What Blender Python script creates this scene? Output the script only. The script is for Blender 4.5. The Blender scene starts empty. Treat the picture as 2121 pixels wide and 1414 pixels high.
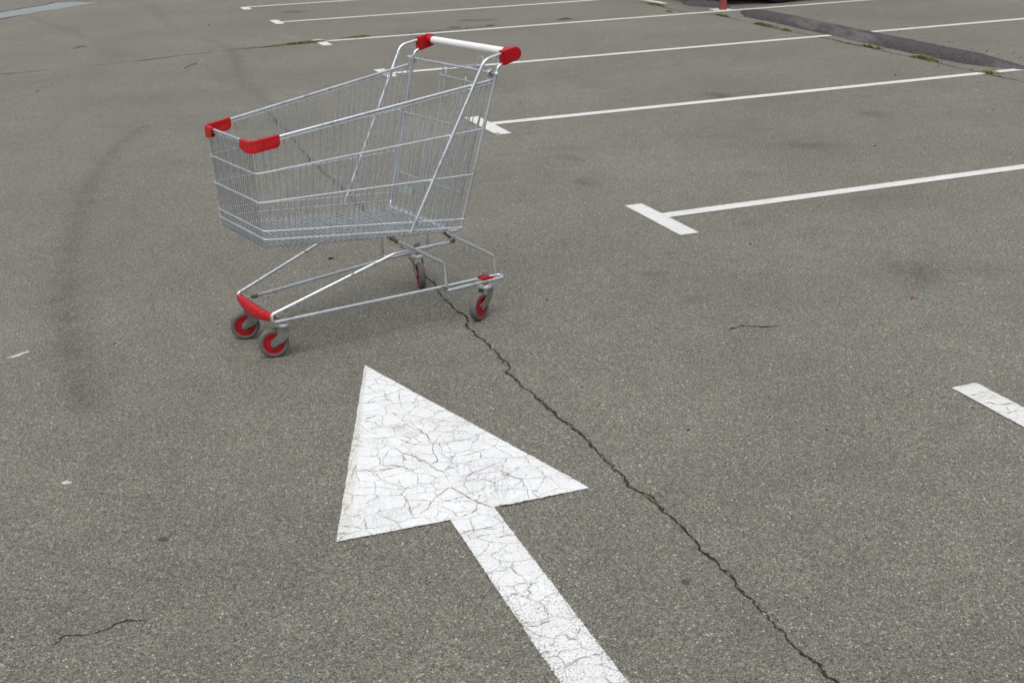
import bpy, bmesh, math, random
import numpy as np
from mathutils import Vector, Matrix
R = math.radians
sc = bpy.context.scene
COL = sc.collection
# ---------------------------------------------------------------- camera
cam = bpy.data.cameras.new('camera'); camo = bpy.data.objects.new('camera', cam); COL.objects.link(camo)
sc.camera = camo
cam.sensor_fit = 'HORIZONTAL'; cam.sensor_width = 36.0; cam.lens = 2437.26 / 2121 * 36.0
cam.clip_start = 0.05; cam.clip_end = 2000
cam.dof.use_dof = True; cam.dof.focus_distance = 4.1; cam.dof.aperture_fstop = 11
_p, _r = R(21.3766), R(1.92764)
_right = Vector((1, 0, 0)); _fwd = Vector((0, math.cos(_p), -math.sin(_p))); _down = Vector((0, -math.sin(_p), -math.cos(_p)))
cr_, sr_ = math.cos(_r), math.sin(_r)
_rx = cr_ * _right + sr_ * _down; _dn = -sr_ * _right + cr_ * _down
m = Matrix.Identity(4)
for i in range(3):
    m[i][0] = _rx[i]; m[i][1] = -_dn[i]; m[i][2] = -_fwd[i]
m[0][3], m[1][3], m[2][3] = 0, 0, 1.475
camo.matrix_world = m
# ---------------------------------------------------------------- overcast sky and weak sun
SUN_EL, SUN_ROT = 66, 200
w = bpy.data.worlds.new('World'); sc.world = w; w.use_nodes = True
nt = w.node_tree; bg = nt.nodes['Background']
sky = nt.nodes.new('ShaderNodeTexSky'); sky.sky_type = 'NISHITA'; sky.sun_disc = False
sky.sun_elevation = R(SUN_EL); sky.sun_rotation = R(SUN_ROT)
sky.air_density = 1.0; sky.dust_density = 3.0; sky.ozone_density = 1.0
hs = nt.nodes.new('ShaderNodeHueSaturation'); hs.inputs['Saturation'].default_value = 0.28
tc = nt.nodes.new('ShaderNodeTexCoord'); sx = nt.nodes.new('ShaderNodeSeparateXYZ'); mr = nt.nodes.new('ShaderNodeMapRange')   # cloud deck: brighter overhead than at the horizon
nt.links.new(tc.outputs['Generated'], sx.inputs[0]); nt.links.new(sx.outputs[2], mr.inputs[0])
mr.inputs[1].default_value = 0.0; mr.inputs[2].default_value = 1.0; mr.inputs[3].default_value = 0.30; mr.inputs[4].default_value = 1.75
mx = nt.nodes.new('ShaderNodeVectorMath'); mx.operation = 'SCALE'
nt.links.new(sky.outputs[0], hs.inputs['Color']); nt.links.new(hs.outputs[0], mx.inputs[0]); nt.links.new(mr.outputs[0], mx.inputs['Scale']); nt.links.new(mx.outputs[0], bg.inputs[0])
bg.inputs[1].default_value = 0.15
sun = bpy.data.lights.new('sun', 'SUN'); suno = bpy.data.objects.new('sun', sun); COL.objects.link(suno)
sun.energy = 0.8; sun.angle = R(50); sun.color = (1, .97, .92)
_az = R(SUN_ROT)
_sd = Vector((math.sin(_az) * math.cos(R(SUN_EL)), math.cos(_az) * math.cos(R(SUN_EL)), math.sin(R(SUN_EL))))
suno.rotation_euler = _sd.to_track_quat('Z', 'Y').to_euler()
sc.view_settings.view_transform = 'Standard'; sc.view_settings.look = 'None'
sc.view_settings.exposure = 0.04; sc.view_settings.gamma = 1
CRACK=[(-1.7485,8.5959),(-1.6415,8.2918),(-1.5382,7.9895),(-1.3801,7.5237),(-1.31,7.317),(-1.2406,7.0649),(-1.1505,6.8116),(-1.0974,6.6402),(-1.0549,6.5729),(-1.0182,6.4256),(-0.9373,6.2556),(-0.8705,6.0531),(-0.8147,5.9228),(-0.7546,5.7393),(-0.7044,5.5848),(-0.6495,5.411),(-0.6051,5.2801),(-0.5531,5.1459),(-0.5111,5.0336),(-0.4654,4.9396),(-0.4237,4.7931),(-0.4013,4.7024),(-0.3805,4.6277),(-0.348,4.5475),(-0.324,4.4828),(-0.2944,4.3996),(-0.2796,4.3276),(-0.263,4.2575),(-0.234,4.1946),(-0.2166,4.1344),(-0.1999,4.0883),(-0.1822,4.0677),(-0.1642,4.0289),(-0.1546,3.9794),(-0.1595,3.9205),(-0.1444,3.8901),(-0.1273,3.8484),(-0.1104,3.8019),(-0.0941,3.7838),(-0.0738,3.7169),(-0.054,3.678),(-0.0463,3.6306),(-0.0309,3.6037),(-0.0197,3.5725),(-0.0104,3.5419),(-0.0088,3.5222),(-0.0259,3.4946),(-0.0093,3.474),(0.0052,3.4444),(0.0262,3.3871),(0.04,3.3542),(0.0574,3.3305),(0.0637,3.2991),(0.09,3.2411),(0.1057,3.1979),(0.1272,3.139),(0.1492,3.1054),(0.1678,3.0765),(0.1804,3.0369),(0.2038,2.9822),(0.2264,2.9041),(0.2386,2.8681),(0.26,2.82),(0.2838,2.7596),(0.2876,2.7155),(0.3201,2.6749),(0.3551,2.5983),(0.3608,2.5661),(0.3813,2.5296),(0.3924,2.4984),(0.4038,2.4714),(0.4144,2.4413),(0.4243,2.4083),(0.4222,2.3837),(0.4476,2.3475),(0.4586,2.3063),(0.4764,2.2659),(0.4792,2.2338),(0.4877,2.1958),(0.5024,2.1827),(0.5219,2.1278),(0.522,2.1045),(0.5455,2.0524),(0.5522,2.0246),(0.5574,2.0054),(0.5728,1.9755),(0.5957,1.9281),(0.5968,1.9081),(0.6095,1.8858),(0.6348,1.8339)]
BRANCH=[[(-0.0738,3.7169),(-0.0938,3.7456)],[(-0.0463,3.6306),(-0.0559,3.6059)],[(-0.0104,3.5419),(-0.0311,3.5735),(-0.0425,3.6098)],[(-0.0259,3.4946),(-0.013,3.4791)],[(-0.1595,3.9205),(-0.1622,3.9443),(-0.1499,3.955)],[(0.2876,2.7155),(0.2807,2.729),(0.2854,2.755)],[(0.1678,3.0765),(0.1604,3.0655),(0.1785,3.0334)]]
CR2=[[(-1.0104,2.0721),(-0.988,2.0993),(-0.9804,2.128),(-0.9548,2.1318),(-0.9273,2.1302),(-0.8971,2.1495),(-0.8685,2.1727),(-0.8407,2.1747),(-0.8145,2.175)],[(-1.0109,2.1471),(-0.9804,2.128)]]
CR3=[[(0.7379,3.8059),(0.7704,3.8236),(0.8014,3.845),(0.8192,3.8409),(0.8593,3.8304),(0.895,3.8241),(0.9504,3.8308)],[(0.8014,3.845),(0.7994,3.8786)]]
ACR=[[(-0.3562,2.96),(-0.3438,2.9719),(-0.3082,2.9312),(-0.2766,2.9123),(-0.2694,2.8871),(-0.2525,2.8859),(-0.2341,2.8563),(-0.2011,2.8222),(-0.1728,2.7509)],[(-0.1728,2.7509),(-0.1478,2.7605),(-0.1046,2.7613),(-0.0504,2.7727),(-0.0214,2.7783),(0.0127,2.7605),(0.0333,2.7898),(0.0637,2.8267),(0.0966,2.8204)],[(-0.1724,2.7397),(-0.1388,2.6894),(-0.0922,2.6362),(-0.0609,2.6145)],[(-0.1739,2.7323),(-0.1958,2.7006),(-0.2121,2.6728),(-0.2247,2.6452),(-0.2253,2.6242)],[(-0.4282,2.7501),(-0.3628,2.7433),(-0.3256,2.728),(-0.3079,2.7305),(-0.2794,2.7322),(-0.2376,2.7517),(-0.188,2.771)],[(-0.347,2.6116),(-0.2991,2.6153),(-0.2917,2.6322),(-0.2706,2.6031),(-0.249,2.588),(-0.2102,2.6337),(-0.1866,2.6497),(-0.1386,2.6836),(-0.0826,2.7259),(-0.0433,2.7269)],[(-0.4589,3.2821),(-0.4028,3.308),(-0.3534,3.3214),(-0.2871,3.3397)],[(-0.2985,3.1289),(-0.2682,3.1594),(-0.2424,3.1292),(-0.2107,3.136),(-0.1718,3.1756)],[(-0.4551,3.0235),(-0.3859,3.0332),(-0.3354,3.0364),(-0.2973,2.9942),(-0.2581,2.9826),(-0.2042,2.9828),(-0.1663,3.0016),(-0.1279,3.0162),(-0.0737,3.0475)],[(-0.2887,3.1004),(-0.2713,3.0763),(-0.2469,3.0253),(-0.2314,2.9892),(-0.2312,2.9465),(-0.2178,2.9038),(-0.2151,2.8872),(-0.2341,2.8563)],[(-0.2157,2.8996),(-0.1783,2.905),(-0.1483,2.9111),(-0.1146,2.9252),(-0.0807,2.9479)],[(-0.1444,2.7679),(-0.1163,2.8083),(-0.0688,2.8403),(-0.0354,2.8781)],[(-0.0688,2.8403),(-0.0394,2.8106),(-0.0141,2.7816),(0.0127,2.7605),(0.0209,2.7224),(0.0271,2.6852),(0.0366,2.645)],[(-0.3457,2.972),(-0.3589,2.9476),(-0.3671,2.9107),(-0.3574,2.8652),(-0.3103,2.8578),(-0.2828,2.836),(-0.236,2.8564)],[(-0.4345,2.839),(-0.3713,2.8344),(-0.3317,2.8474),(-0.3031,2.8613)],[(-0.183,2.5633),(-0.1458,2.5675),(-0.1156,2.5892),(-0.0954,2.6154)],[(-0.1979,2.6293),(-0.1676,2.6065),(-0.1458,2.5675)],[(-0.4785,3.4684),(-0.4393,3.4706),(-0.4021,3.4454),(-0.3767,3.4543)],[(-0.3581,3.3824),(-0.3459,3.278),(-0.3387,3.2375)],[(-0.3024,3.3151),(-0.2908,3.2635),(-0.2887,3.2286)],[(-0.4271,3.3882),(-0.4041,3.3704),(-0.3829,3.3217)],[(-0.3703,3.2204),(-0.3322,3.1503),(-0.3041,3.1528),(-0.2887,3.1004)],[(-0.1402,2.4916),(-0.114,2.506),(-0.0506,2.5181)],[(-0.0605,2.4674),(-0.0076,2.483)],[(-0.4386,2.7471),(-0.442,2.8082),(-0.439,2.8792)],[(-0.2706,2.6031),(-0.2817,2.6633),(-0.2861,2.6996)],[(-0.3126,2.7913),(-0.3055,2.7453)],[(-0.1386,2.486),(-0.1205,2.5059),(-0.08,2.5123),(-0.03,2.5182)],[(-0.055,2.4658),(-0.0179,2.4782)],[(-0.0783,2.3157),(-0.0549,2.3196),(-0.0197,2.3282),(-0.0165,2.3497),(0.0164,2.3641)],[(-0.0165,2.3442),(-0.0139,2.3198),(-0.0054,2.3033)],[(-0.0211,2.207),(0.0072,2.2152),(0.0357,2.221)],[(0.0047,2.0985),(0.0319,2.1015),(0.0597,2.1184),(0.0581,2.1466),(0.0483,2.1808)],[(0.0604,1.9527),(0.0837,1.9576),(0.1027,1.9752),(0.1164,1.987),(0.1428,1.994),(0.172,2.0009)],[(-0.006,2.2693),(0.0198,2.2626),(0.043,2.2715)],[(-0.0429,2.4128),(-0.0309,2.3978),(-0.0068,2.3991)]]
TCR=[[(1.3584,3.1882),(1.3845,3.1994),(1.4022,3.2097),(1.42,3.2133),(1.4358,3.2256)],[(1.3759,3.1308),(1.4004,3.1386),(1.4124,3.1214),(1.4358,3.1227),(1.4578,3.1274),(1.4668,3.1331)],[(1.4092,3.0567),(1.432,3.0673),(1.4517,3.0768),(1.4717,3.0736)],[(1.4359,3.113),(1.4284,3.0913),(1.432,3.0673)],[(1.3619,3.1613),(1.3981,3.1849),(1.4201,3.21)],[(1.4214,3.2098),(1.4285,3.1791),(1.4339,3.1653),(1.4523,3.1638)]]
ARROW=[(-0.4894,3.5947),(-0.4411,2.4743),(-0.169,2.5622),(0.0711,1.9142),(0.2065,1.907),(-0.0599,2.6177),(0.1906,2.7017)]
SEAM1=[(-4.6951,10.5785),(-4.4988,10.73),(-4.0799,10.9541),(-3.5674,11.2317),(-3.3826,11.3786),(-3.0076,11.7201),(-2.6223,11.904),(-2.3131,12.0424),(-2.0284,12.2299),(-1.8264,12.2916),(-1.4972,12.5182),(-0.9126,12.7694),(-0.2022,13.135)]
SEAM2=[(1.364,16.1541),(1.6121,15.463),(1.8618,15.0002),(2.0046,14.3099),(2.1581,13.8268),(2.3762,13.6531),(2.4618,13.3735),(2.6283,12.6182),(2.7949,12.0165),(3.0152,11.3745),(3.2187,10.6612),(3.3705,10.0646),(3.507,9.5281),(3.6636,8.94),(3.7694,8.5748),(3.9197,7.9302)]
PUDDLE=[(-7.4008,15.0688),(-7.542,15.3695),(-6.9098,16.8625),(-6.7835,17.4161),(-6.6521,17.7194),(-6.5861,18.1312),(-6.3591,18.2009),(-5.889,17.9616),(-5.9825,17.7035),(-6.086,17.3876),(-6.1601,17.0075),(-6.3204,16.7997),(-6.3981,16.3859),(-6.4877,16.1136),(-6.5286,15.8931),(-6.6452,15.2653)]
GRASS=[(-4.4851,10.7836,25,0.25,0.02),(-4.3926,10.7916,20,0.2,0.02),(-2.519,11.9856,60,0.35,0.03),(-2.4072,12.0299,60,0.3,0.03),(-2.3098,12.0783,90,0.3,0.03),(-2.2066,12.1258,40,0.3,0.03),(-2.0885,12.2077,260,0.28,0.05),(-1.9987,12.2602,300,0.28,0.05),(-1.9185,12.3158,220,0.2,0.05),(-1.858,12.3774,60,0.12,0.03),(-1.5121,12.5625,150,0.22,0.04),(-1.4849,12.6363,110,0.16,0.05),(-0.7163,12.9281,60,0.5,0.03),(-0.5183,13.1814,50,0.1,0.05),(-0.1398,13.2078,60,0.12,0.04),(-0.4123,13.1507,40,0.3,0.03),(0.715,13.6173,120,0.12,0.05),(1.8815,14.8724,600,0.35,0.05),(1.9469,14.0545,160,0.12,0.03),(2.4381,13.4808,220,0.15,0.05),(2.4618,13.3735,200,0.12,0.05),(2.6963,12.5098,250,0.18,0.06),(2.7503,12.321,220,0.18,0.05),(2.8223,11.9682,180,0.12,0.05),(3.1419,10.8472,90,0.25,0.03),(3.0646,11.2157,80,0.3,0.03),(3.2418,10.6227,260,0.15,0.05),(3.2931,10.4811,90,0.1,0.04),(3.4484,9.8721,360,0.13,0.06),(3.4772,9.7807,320,0.12,0.06),(3.4945,9.6934,160,0.1,0.05),(3.6639,8.9876,120,0.12,0.06),(3.7231,8.9985,60,0.1,0.05),(0.3324,2.6609,45,0.012,0.008),(0.3367,2.6454,40,0.01,0.008)]
GRAVEL=[(3.4547,13.2002,0.0104),(3.778,10.7455,0.0056),(2.8536,13.5293,0.0071),(4.1772,9.5368,0.0092),(4.1966,10.4933,0.0064),(3.6999,10.4502,0.0128),(3.6364,11.0909,0.0056),(4.1459,10.865,0.0103),(3.0227,10.8877,0.0093),(3.7508,10.0345,0.0129),(3.6617,9.8153,0.0122),(3.6238,11.7104,0.0134),(3.8857,9.4444,0.007),(3.9801,9.2183,0.0089),(3.8,10.8037,0.0085),(3.2199,11.1541,0.0103),(3.4699,10.1179,0.0134),(4.103,10.1295,0.0139),(3.5949,9.8997,0.0137),(3.7044,8.8493,0.0101),(3.7341,10.0197,0.0102),(3.0218,11.037,0.0056),(3.8664,9.5339,0.0122),(3.4976,11.5884,0.0064),(3.3019,12.0033,0.0054),(4.1283,11.8697,0.0054),(4.0111,10.7632,0.0138),(3.2953,10.1422,0.014),(3.1557,11.3032,0.0053),(3.0996,12.247,0.0087),(3.6836,10.5752,0.0128),(3.3269,11.8957,0.0136),(4.1251,9.9505,0.0097),(3.611,10.1278,0.0104),(4.0099,11.9628,0.0096),(3.8491,12.5909,0.0115),(3.443,13.1582,0.0097),(3.2204,9.5998,0.0051),(3.5314,11.6611,0.0105),(3.7534,10.6265,0.0055),(4.0219,11.4538,0.0082),(3.7519,10.1139,0.0116),(2.7025,12.6711,0.0137),(3.1872,12.0092,0.0091),(3.7713,10.9691,0.0078),(3.2881,11.2316,0.0104),(3.6036,13.0623,0.0052),(3.4617,10.1992,0.0116),(3.3101,11.8715,0.0071),(2.8959,11.5248,0.0089),(3.6757,9.9566,0.008),(3.832,9.5602,0.0089),(3.866,9.5238,0.0109),(3.8319,9.2748,0.0091),(3.0934,11.9184,0.0067),(3.7542,9.5093,0.0125),(3.2564,13.0501,0.0108),(3.6033,9.1125,0.0081),(3.2039,13.509,0.0074),(3.1193,10.8335,0.0088),(3.897,12.8644,0.0064),(2.7025,12.9164,0.0135),(3.783,9.1772,0.0136),(4.0189,9.5142,0.007),(3.7114,9.7581,0.0097),(3.595,13.1562,0.0081),(3.0427,11.6914,0.0076),(3.8067,9.6285,0.0054),(4.1283,9.9188,0.0131),(4.3977,10.6189,0.0102),(2.9308,13.9043,0.0077),(3.8816,10.7822,0.0097),(3.2728,10.7906,0.0081),(3.3906,12.7841,0.0128),(3.5354,11.1394,0.0068),(3.8106,11.5467,0.0124),(3.0698,12.4238,0.0123),(4.3491,10.9749,0.0051),(3.6941,10.4773,0.0074),(3.3591,12.4854,0.0097),(3.8572,12.6976,0.005),(2.9425,13.3525,0.0061),(2.7019,11.3947,0.0127),(2.8479,12.5018,0.0095),(3.4454,12.3116,0.0108),(3.5378,10.3072,0.0082),(3.2516,12.9403,0.01),(3.7369,10.0134,0.0084),(2.96,13.0899,0.0104),(3.728,9.5803,0.0084),(4.0374,10.2945,0.0084),(3.7345,11.6263,0.0113),(3.5772,11.7695,0.0072),(3.8388,11.6253,0.0113),(3.2106,14.3482,0.0129),(3.9278,9.2407,0.0084),(3.944,9.4877,0.0092),(3.253,13.8092,0.0123),(3.5342,9.783,0.011),(4.0549,10.7808,0.0101),(3.0894,13.3596,0.0063),(3.8808,10.042,0.0054),(2.77,12.0807,0.0066),(2.7351,12.8095,0.0126),(2.9521,12.5229,0.0125),(4.2554,9.959,0.0102),(3.6152,9.186,0.0096),(3.7477,10.0492,0.006),(3.7901,9.9529,0.0079),(3.6915,10.9439,0.0125),(3.2168,12.2208,0.0105),(3.7322,9.7661,0.0085),(3.5845,12.2957,0.0088),(2.9402,12.9553,0.0095),(4.3054,9.9664,0.0064),(3.6421,9.908,0.0118),(3.9975,11.0373,0.0108),(4.0006,9.6326,0.0063),(3.067,13.3571,0.0097),(4.001,12.9861,0.0115),(3.5509,9.6527,0.012),(3.5324,9.712,0.012),(3.4345,9.3874,0.012),(4.011,10.4903,0.012),(3.9479,10.2845,0.012),(3.9374,10.1339,0.012),(3.9509,9.6958,0.012),(4.0784,9.7493,0.012),(4.2042,9.6911,0.012),(3.4586,8.6405,0.012),(3.3172,8.2873,0.012),(2.9825,9.0414,0.012),(2.1046,6.6263,0.012),(3.17,10.641,0.012),(-3.7887,9.7035,0.012),(-3.4445,14.3211,0.012),(-3.2586,12.8289,0.012),(-4.2931,15.4864,0.012),(-1.9525,10.8854,0.012),(-1.1276,11.0635,0.012),(-1.0406,10.5832,0.012),(0.121,8.437,0.012),(-1.9919,14.1895,0.012),(-1.6331,13.4119,0.012),(0.5724,1.9737,0.006),(0.354,3.275,0.006),(0.5369,3.7642,0.006),(2.1881,10.6635,0.012)]
TW1a=(-4.4104,12.4274)
TW1b=(-4.2798,12.4693)
TW2a=(-2.841,10.7036)
TW2m=(-2.7961,10.8401)
TW2b=(-2.78,10.9564)
LEAF1=(-0.7597,4.8035)
LEAF2=(-0.0485,7.3311)
RED=(1.4776,4.0706)
GUM1=(-0.8702,2.5177)
GUM2=(0.3704,2.2529)
GUM3=(0.6131,4.843)
SCUFF1=(-1.708,3.7931)
SCUFF2=(-1.2153,2.8326)
POST=(2.5702,14.0681)
LN1=(2.1426,14.9643)
LN2=(1.8992,15.5556)
DST1=(-0.3755,13.8509)
DST2=(-2.6182,15.535)
W1=(0.2383,2.6472)
W2=(0.336,2.7551)
STAINS=[([(-1.7199,8.7296),(-2.1551,9.8273),(-2.3622,10.6821),(-2.54,11.5042),(-2.7976,12.2782),(-3.2064,12.9791)],0.05,0.5),([(-6.2239,16.0904),(-5.4966,14.9265),(-4.9771,14.0854),(-4.6293,13.4488)],0.07,0.5),([(-5.2205,17.7275),(-4.6101,16.3682),(-4.2642,15.3081),(-3.9849,14.5821),(-3.7299,13.9196)],0.07,0.5),([(-2.4401,7.994),(-2.4328,7.4704),(-2.3812,6.909),(-2.271,6.3009),(-2.1172,5.6395),(-1.9337,4.9782),(-1.7432,4.3817),(-1.5868,3.948),(-1.4342,3.5822),(-1.3496,3.3821)],0.05,0.62),([(-1.3496,3.3821),(-1.2422,3.1321),(-1.1335,2.8544),(-1.0128,2.5661)],0.06,0.2),([(-1.6833,8.5254),(-1.9316,8.3817),(-2.1721,8.2425),(-2.4401,7.994)],0.05,0.12),([(-2.357,6.9702),(-2.2038,6.1321),(-1.9733,5.2061),(-1.7177,4.3792),(-1.5261,3.8489),(-1.383,3.4984)],0.12,0.15),([(-3.2025,13.1889),(-2.6262,11.6949),(-2.1818,9.9594),(-1.7937,8.7437)],0.06,0.22),([(-2.726,10.9136),(-2.4863,10.4257),(-2.2524,9.7241)],0.04,0.3),([(-1.5725,3.9467),(-1.383,3.4984),(-1.3055,3.3064)],0.09,0.2),([(-1.8408,4.5699),(-1.7075,4.2123)],0.09,0.4),([(-0.3323,4.6947),(-0.3072,4.5939)],0.06,0.0),([(1.5637,4.3897),(1.5622,4.2992)],0.1,1.0),([(1.684,6.7336),(1.7849,6.6907)],0.08,0.9),([(1.5114,8.4863),(1.5476,8.398)],0.08,1.5),([(0.393,6.0341),(0.4267,5.9766)],0.055,1.1),([(1.2598,6.0718),(1.2925,6.0452)],0.05,1.2),([(2.358,7.5973),(2.4224,7.5016)],0.07,1.1),([(0.3363,6.6213),(0.414,6.547)],0.06,0.9),([(0.5699,4.4607),(0.5843,4.4529)],0.03,1.3),([(0.6694,4.724),(0.6793,4.7228)],0.03,1.0),([(0.6873,4.1294),(0.6979,4.1283)],0.03,1.3),([(0.344,6.8677),(0.4324,6.8268)],0.08,0.5),([(1.0813,5.1126),(1.1009,5.1022)],0.04,0.9),([(1.7235,4.466),(1.8733,4.3559)],0.12,0.5),([(0.5308,9.5015),(0.6932,9.1088)],0.12,0.4),([(1.7137,5.4133),(1.8794,5.576)],0.2,0.3),([(-4.1497,12.4363),(-3.7861,11.8077)],0.15,0.3),([(-0.4033,13.8594),(-0.1547,13.8336)],0.11,1.8),([(-2.6963,15.5603),(-2.5663,15.5181)],0.12,1.8),([(-1.7431,9.7402),(-1.3222,9.5298)],0.0001,0.0),([(-4.21,13.0412),(-3.681,11.6134)],0.2,0.25),([(0.9314,1.9197),(0.7646,1.8774)],0.15,0.25),([(-1.0828,3.1199),(-0.809,2.3364)],0.12,0.18),([(4.3233,12.5579),(4.3151,10.6081)],0.25,0.2),([(1.4404,6.7728),(1.7244,6.3469)],0.3,0.15),([(-0.4289,7.074),(0.3771,5.9836)],0.3,-0.08),([(0.02,2.1008),(0.402,1.9484)],0.2,0.12),([(-1.2965,2.5847),(-1.0168,2.0252)],0.2,0.25),([(-2.3424,13.0808),(-2.2516,12.845),(-2.1735,12.7414)],0.05,-0.8),([(-2.3695,12.3572),(-2.2211,12.3568)],0.03,-0.7),([(0.4178,2.2135),(0.4254,2.0777)],0.1,-0.1),([(-0.5123,3.8953),(-0.099,3.6317)],0.25,0.06)]
SMUDGE=[((-0.065,2.8046),0.07,1),((-0.0398,2.7192),0.07,1.0),((-0.132,2.8569),0.05,0.7),((-0.162,3.1182),0.05,0.8),((-0.1084,3.0147),0.05,0.6),((-0.3376,2.5837),0.05,1),((-0.3593,2.6686),0.04,0.5),((-0.4065,2.5883),0.04,0.6),((-0.4466,2.8478),0.03,0.8),((-0.0823,2.6928),0.05,0.6),((0.0793,2.7558),0.05,0.3)]
OLD=[((-0.3327,3.1038),0.028,1.0),((-0.3016,3.0561),0.028,0.9)]
# ---------------------------------------------------------------- frames of reference
rnd = random.Random(11)
GO = Vector((0.7226, 5.28055)); GA = R(19.8236)
GD = Vector((math.cos(GA), math.sin(GA))); GU = Vector((-math.sin(GA), math.cos(GA)))
def bay(d, v, z=0.0):                      # a point of the parking bays: d along a bay line, v across
    q = GO + GD * d + GU * v
    return Vector((q.x, q.y, z))
CART_O = Vector((-0.22143, 4.23568, 0)); CART_A = R(-145.6693)
# ---------------------------------------------------------------- node helpers
class N:
    def __init__(s, name):
        s.m = bpy.data.materials.new(name); s.m.use_nodes = True; s.t = s.m.node_tree
        s.t.nodes.clear(); s.out = s.t.nodes.new('ShaderNodeOutputMaterial')
    def n(s, typ, **kw):
        o = s.t.nodes.new(typ)
        for k, v in kw.items():
            if k.startswith('_'): setattr(o, k[1:], v)
        return o
    def l(s, a, b): s.t.links.new(a, b)
    def set(s, sock, v):
        if hasattr(v, 'links'): s.l(v, sock)
        else: sock.default_value = v
    def math(s, op, a, b=0.0, c=0.0, clamp=False):
        o = s.t.nodes.new('ShaderNodeMath'); o.operation = op; o.use_clamp = clamp
        s.set(o.inputs[0], a); s.set(o.inputs[1], b); s.set(o.inputs[2], c)
        return o.outputs[0]
    def mr(s, v, a, b, c=0.0, d=1.0, smooth=False):
        o = s.t.nodes.new('ShaderNodeMapRange')
        if smooth: o.interpolation_type = 'SMOOTHSTEP'
        s.set(o.inputs[0], v)
        for i, x in enumerate((a, b, c, d)): s.set(o.inputs[1 + i], x)
        return o.outputs[0]
    def mix(s, f, a, b, mode='MIX'):
        o = s.t.nodes.new('ShaderNodeMix'); o.data_type = 'RGBA'; o.blend_type = mode
        s.set(o.inputs[0], f)
        s.set(o.inputs[6], a if hasattr(a, 'links') else (*a, 1)); s.set(o.inputs[7], b if hasattr(b, 'links') else (*b, 1))
        return o.outputs[2]
    def noise(s, scale, detail=2, rough=.5, vec=None, dist=0.0, out=0):
        o = s.t.nodes.new('ShaderNodeTexNoise'); o.inputs['Scale'].default_value = scale
        o.inputs['Detail'].default_value = detail; o.inputs['Roughness'].default_value = rough
        o.inputs['Distortion'].default_value = dist
        if vec is not None: s.l(vec, o.inputs['Vector'])
        return o.outputs[out]
    def vor(s, scale, vec=None, feature='F1', out='Distance', rand=1.0):
        o = s.t.nodes.new('ShaderNodeTexVoronoi'); o.feature = feature; o.inputs['Scale'].default_value = scale
        o.inputs['Randomness'].default_value = rand
        if vec is not None: s.l(vec, o.inputs['Vector'])
        return o.outputs[out]
    def pos(s): return s.n('ShaderNodeNewGeometry').outputs['Position']
    def obj(s): return s.n('ShaderNodeTexCoord').outputs['Object']
    def mapping(s, vec, scale=(1, 1, 1), rot=(0, 0, 0)):
        o = s.n('ShaderNodeMapping'); s.l(vec, o.inputs[0]); o.inputs['Scale'].default_value = scale; o.inputs['Rotation'].default_value = rot
        return o.outputs[0]
    def attr(s, name):
        o = s.n('ShaderNodeAttribute'); o.attribute_name = name
        return o.outputs['Fac']
    def ramp(s, v, stops):
        o = s.n('ShaderNodeValToRGB'); s.l(v, o.inputs[0]); e = o.color_ramp.elements
        o.color_ramp.interpolation = 'LINEAR'
        while len(e) < len(stops): e.new(.5)
        for i, (p_, c_) in enumerate(stops):
            e[i].position = p_; e[i].color = (*c_, 1)
        return o.outputs[0]
    def bsdf(s, col, rough=.8, metal=0.0, spec=.5, bump=None, dist=.001, strength=1.0):
        b = s.n('ShaderNodeBsdfPrincipled')
        s.set(b.inputs['Base Color'], col if hasattr(col, 'links') else (*col, 1))
        s.set(b.inputs['Roughness'], rough); s.set(b.inputs['Metallic'], metal)
        s.set(b.inputs['Specular IOR Level'], spec)
        if bump is not None:
            k = s.n('ShaderNodeBump'); k.inputs['Distance'].default_value = dist; k.inputs['Strength'].default_value = strength
            s.l(bump, k.inputs['Height']); s.l(k.outputs[0], b.inputs['Normal'])
        return b
    def done(s, b):
        s.l(b.outputs[0], s.out.inputs[0]); return s.m
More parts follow.
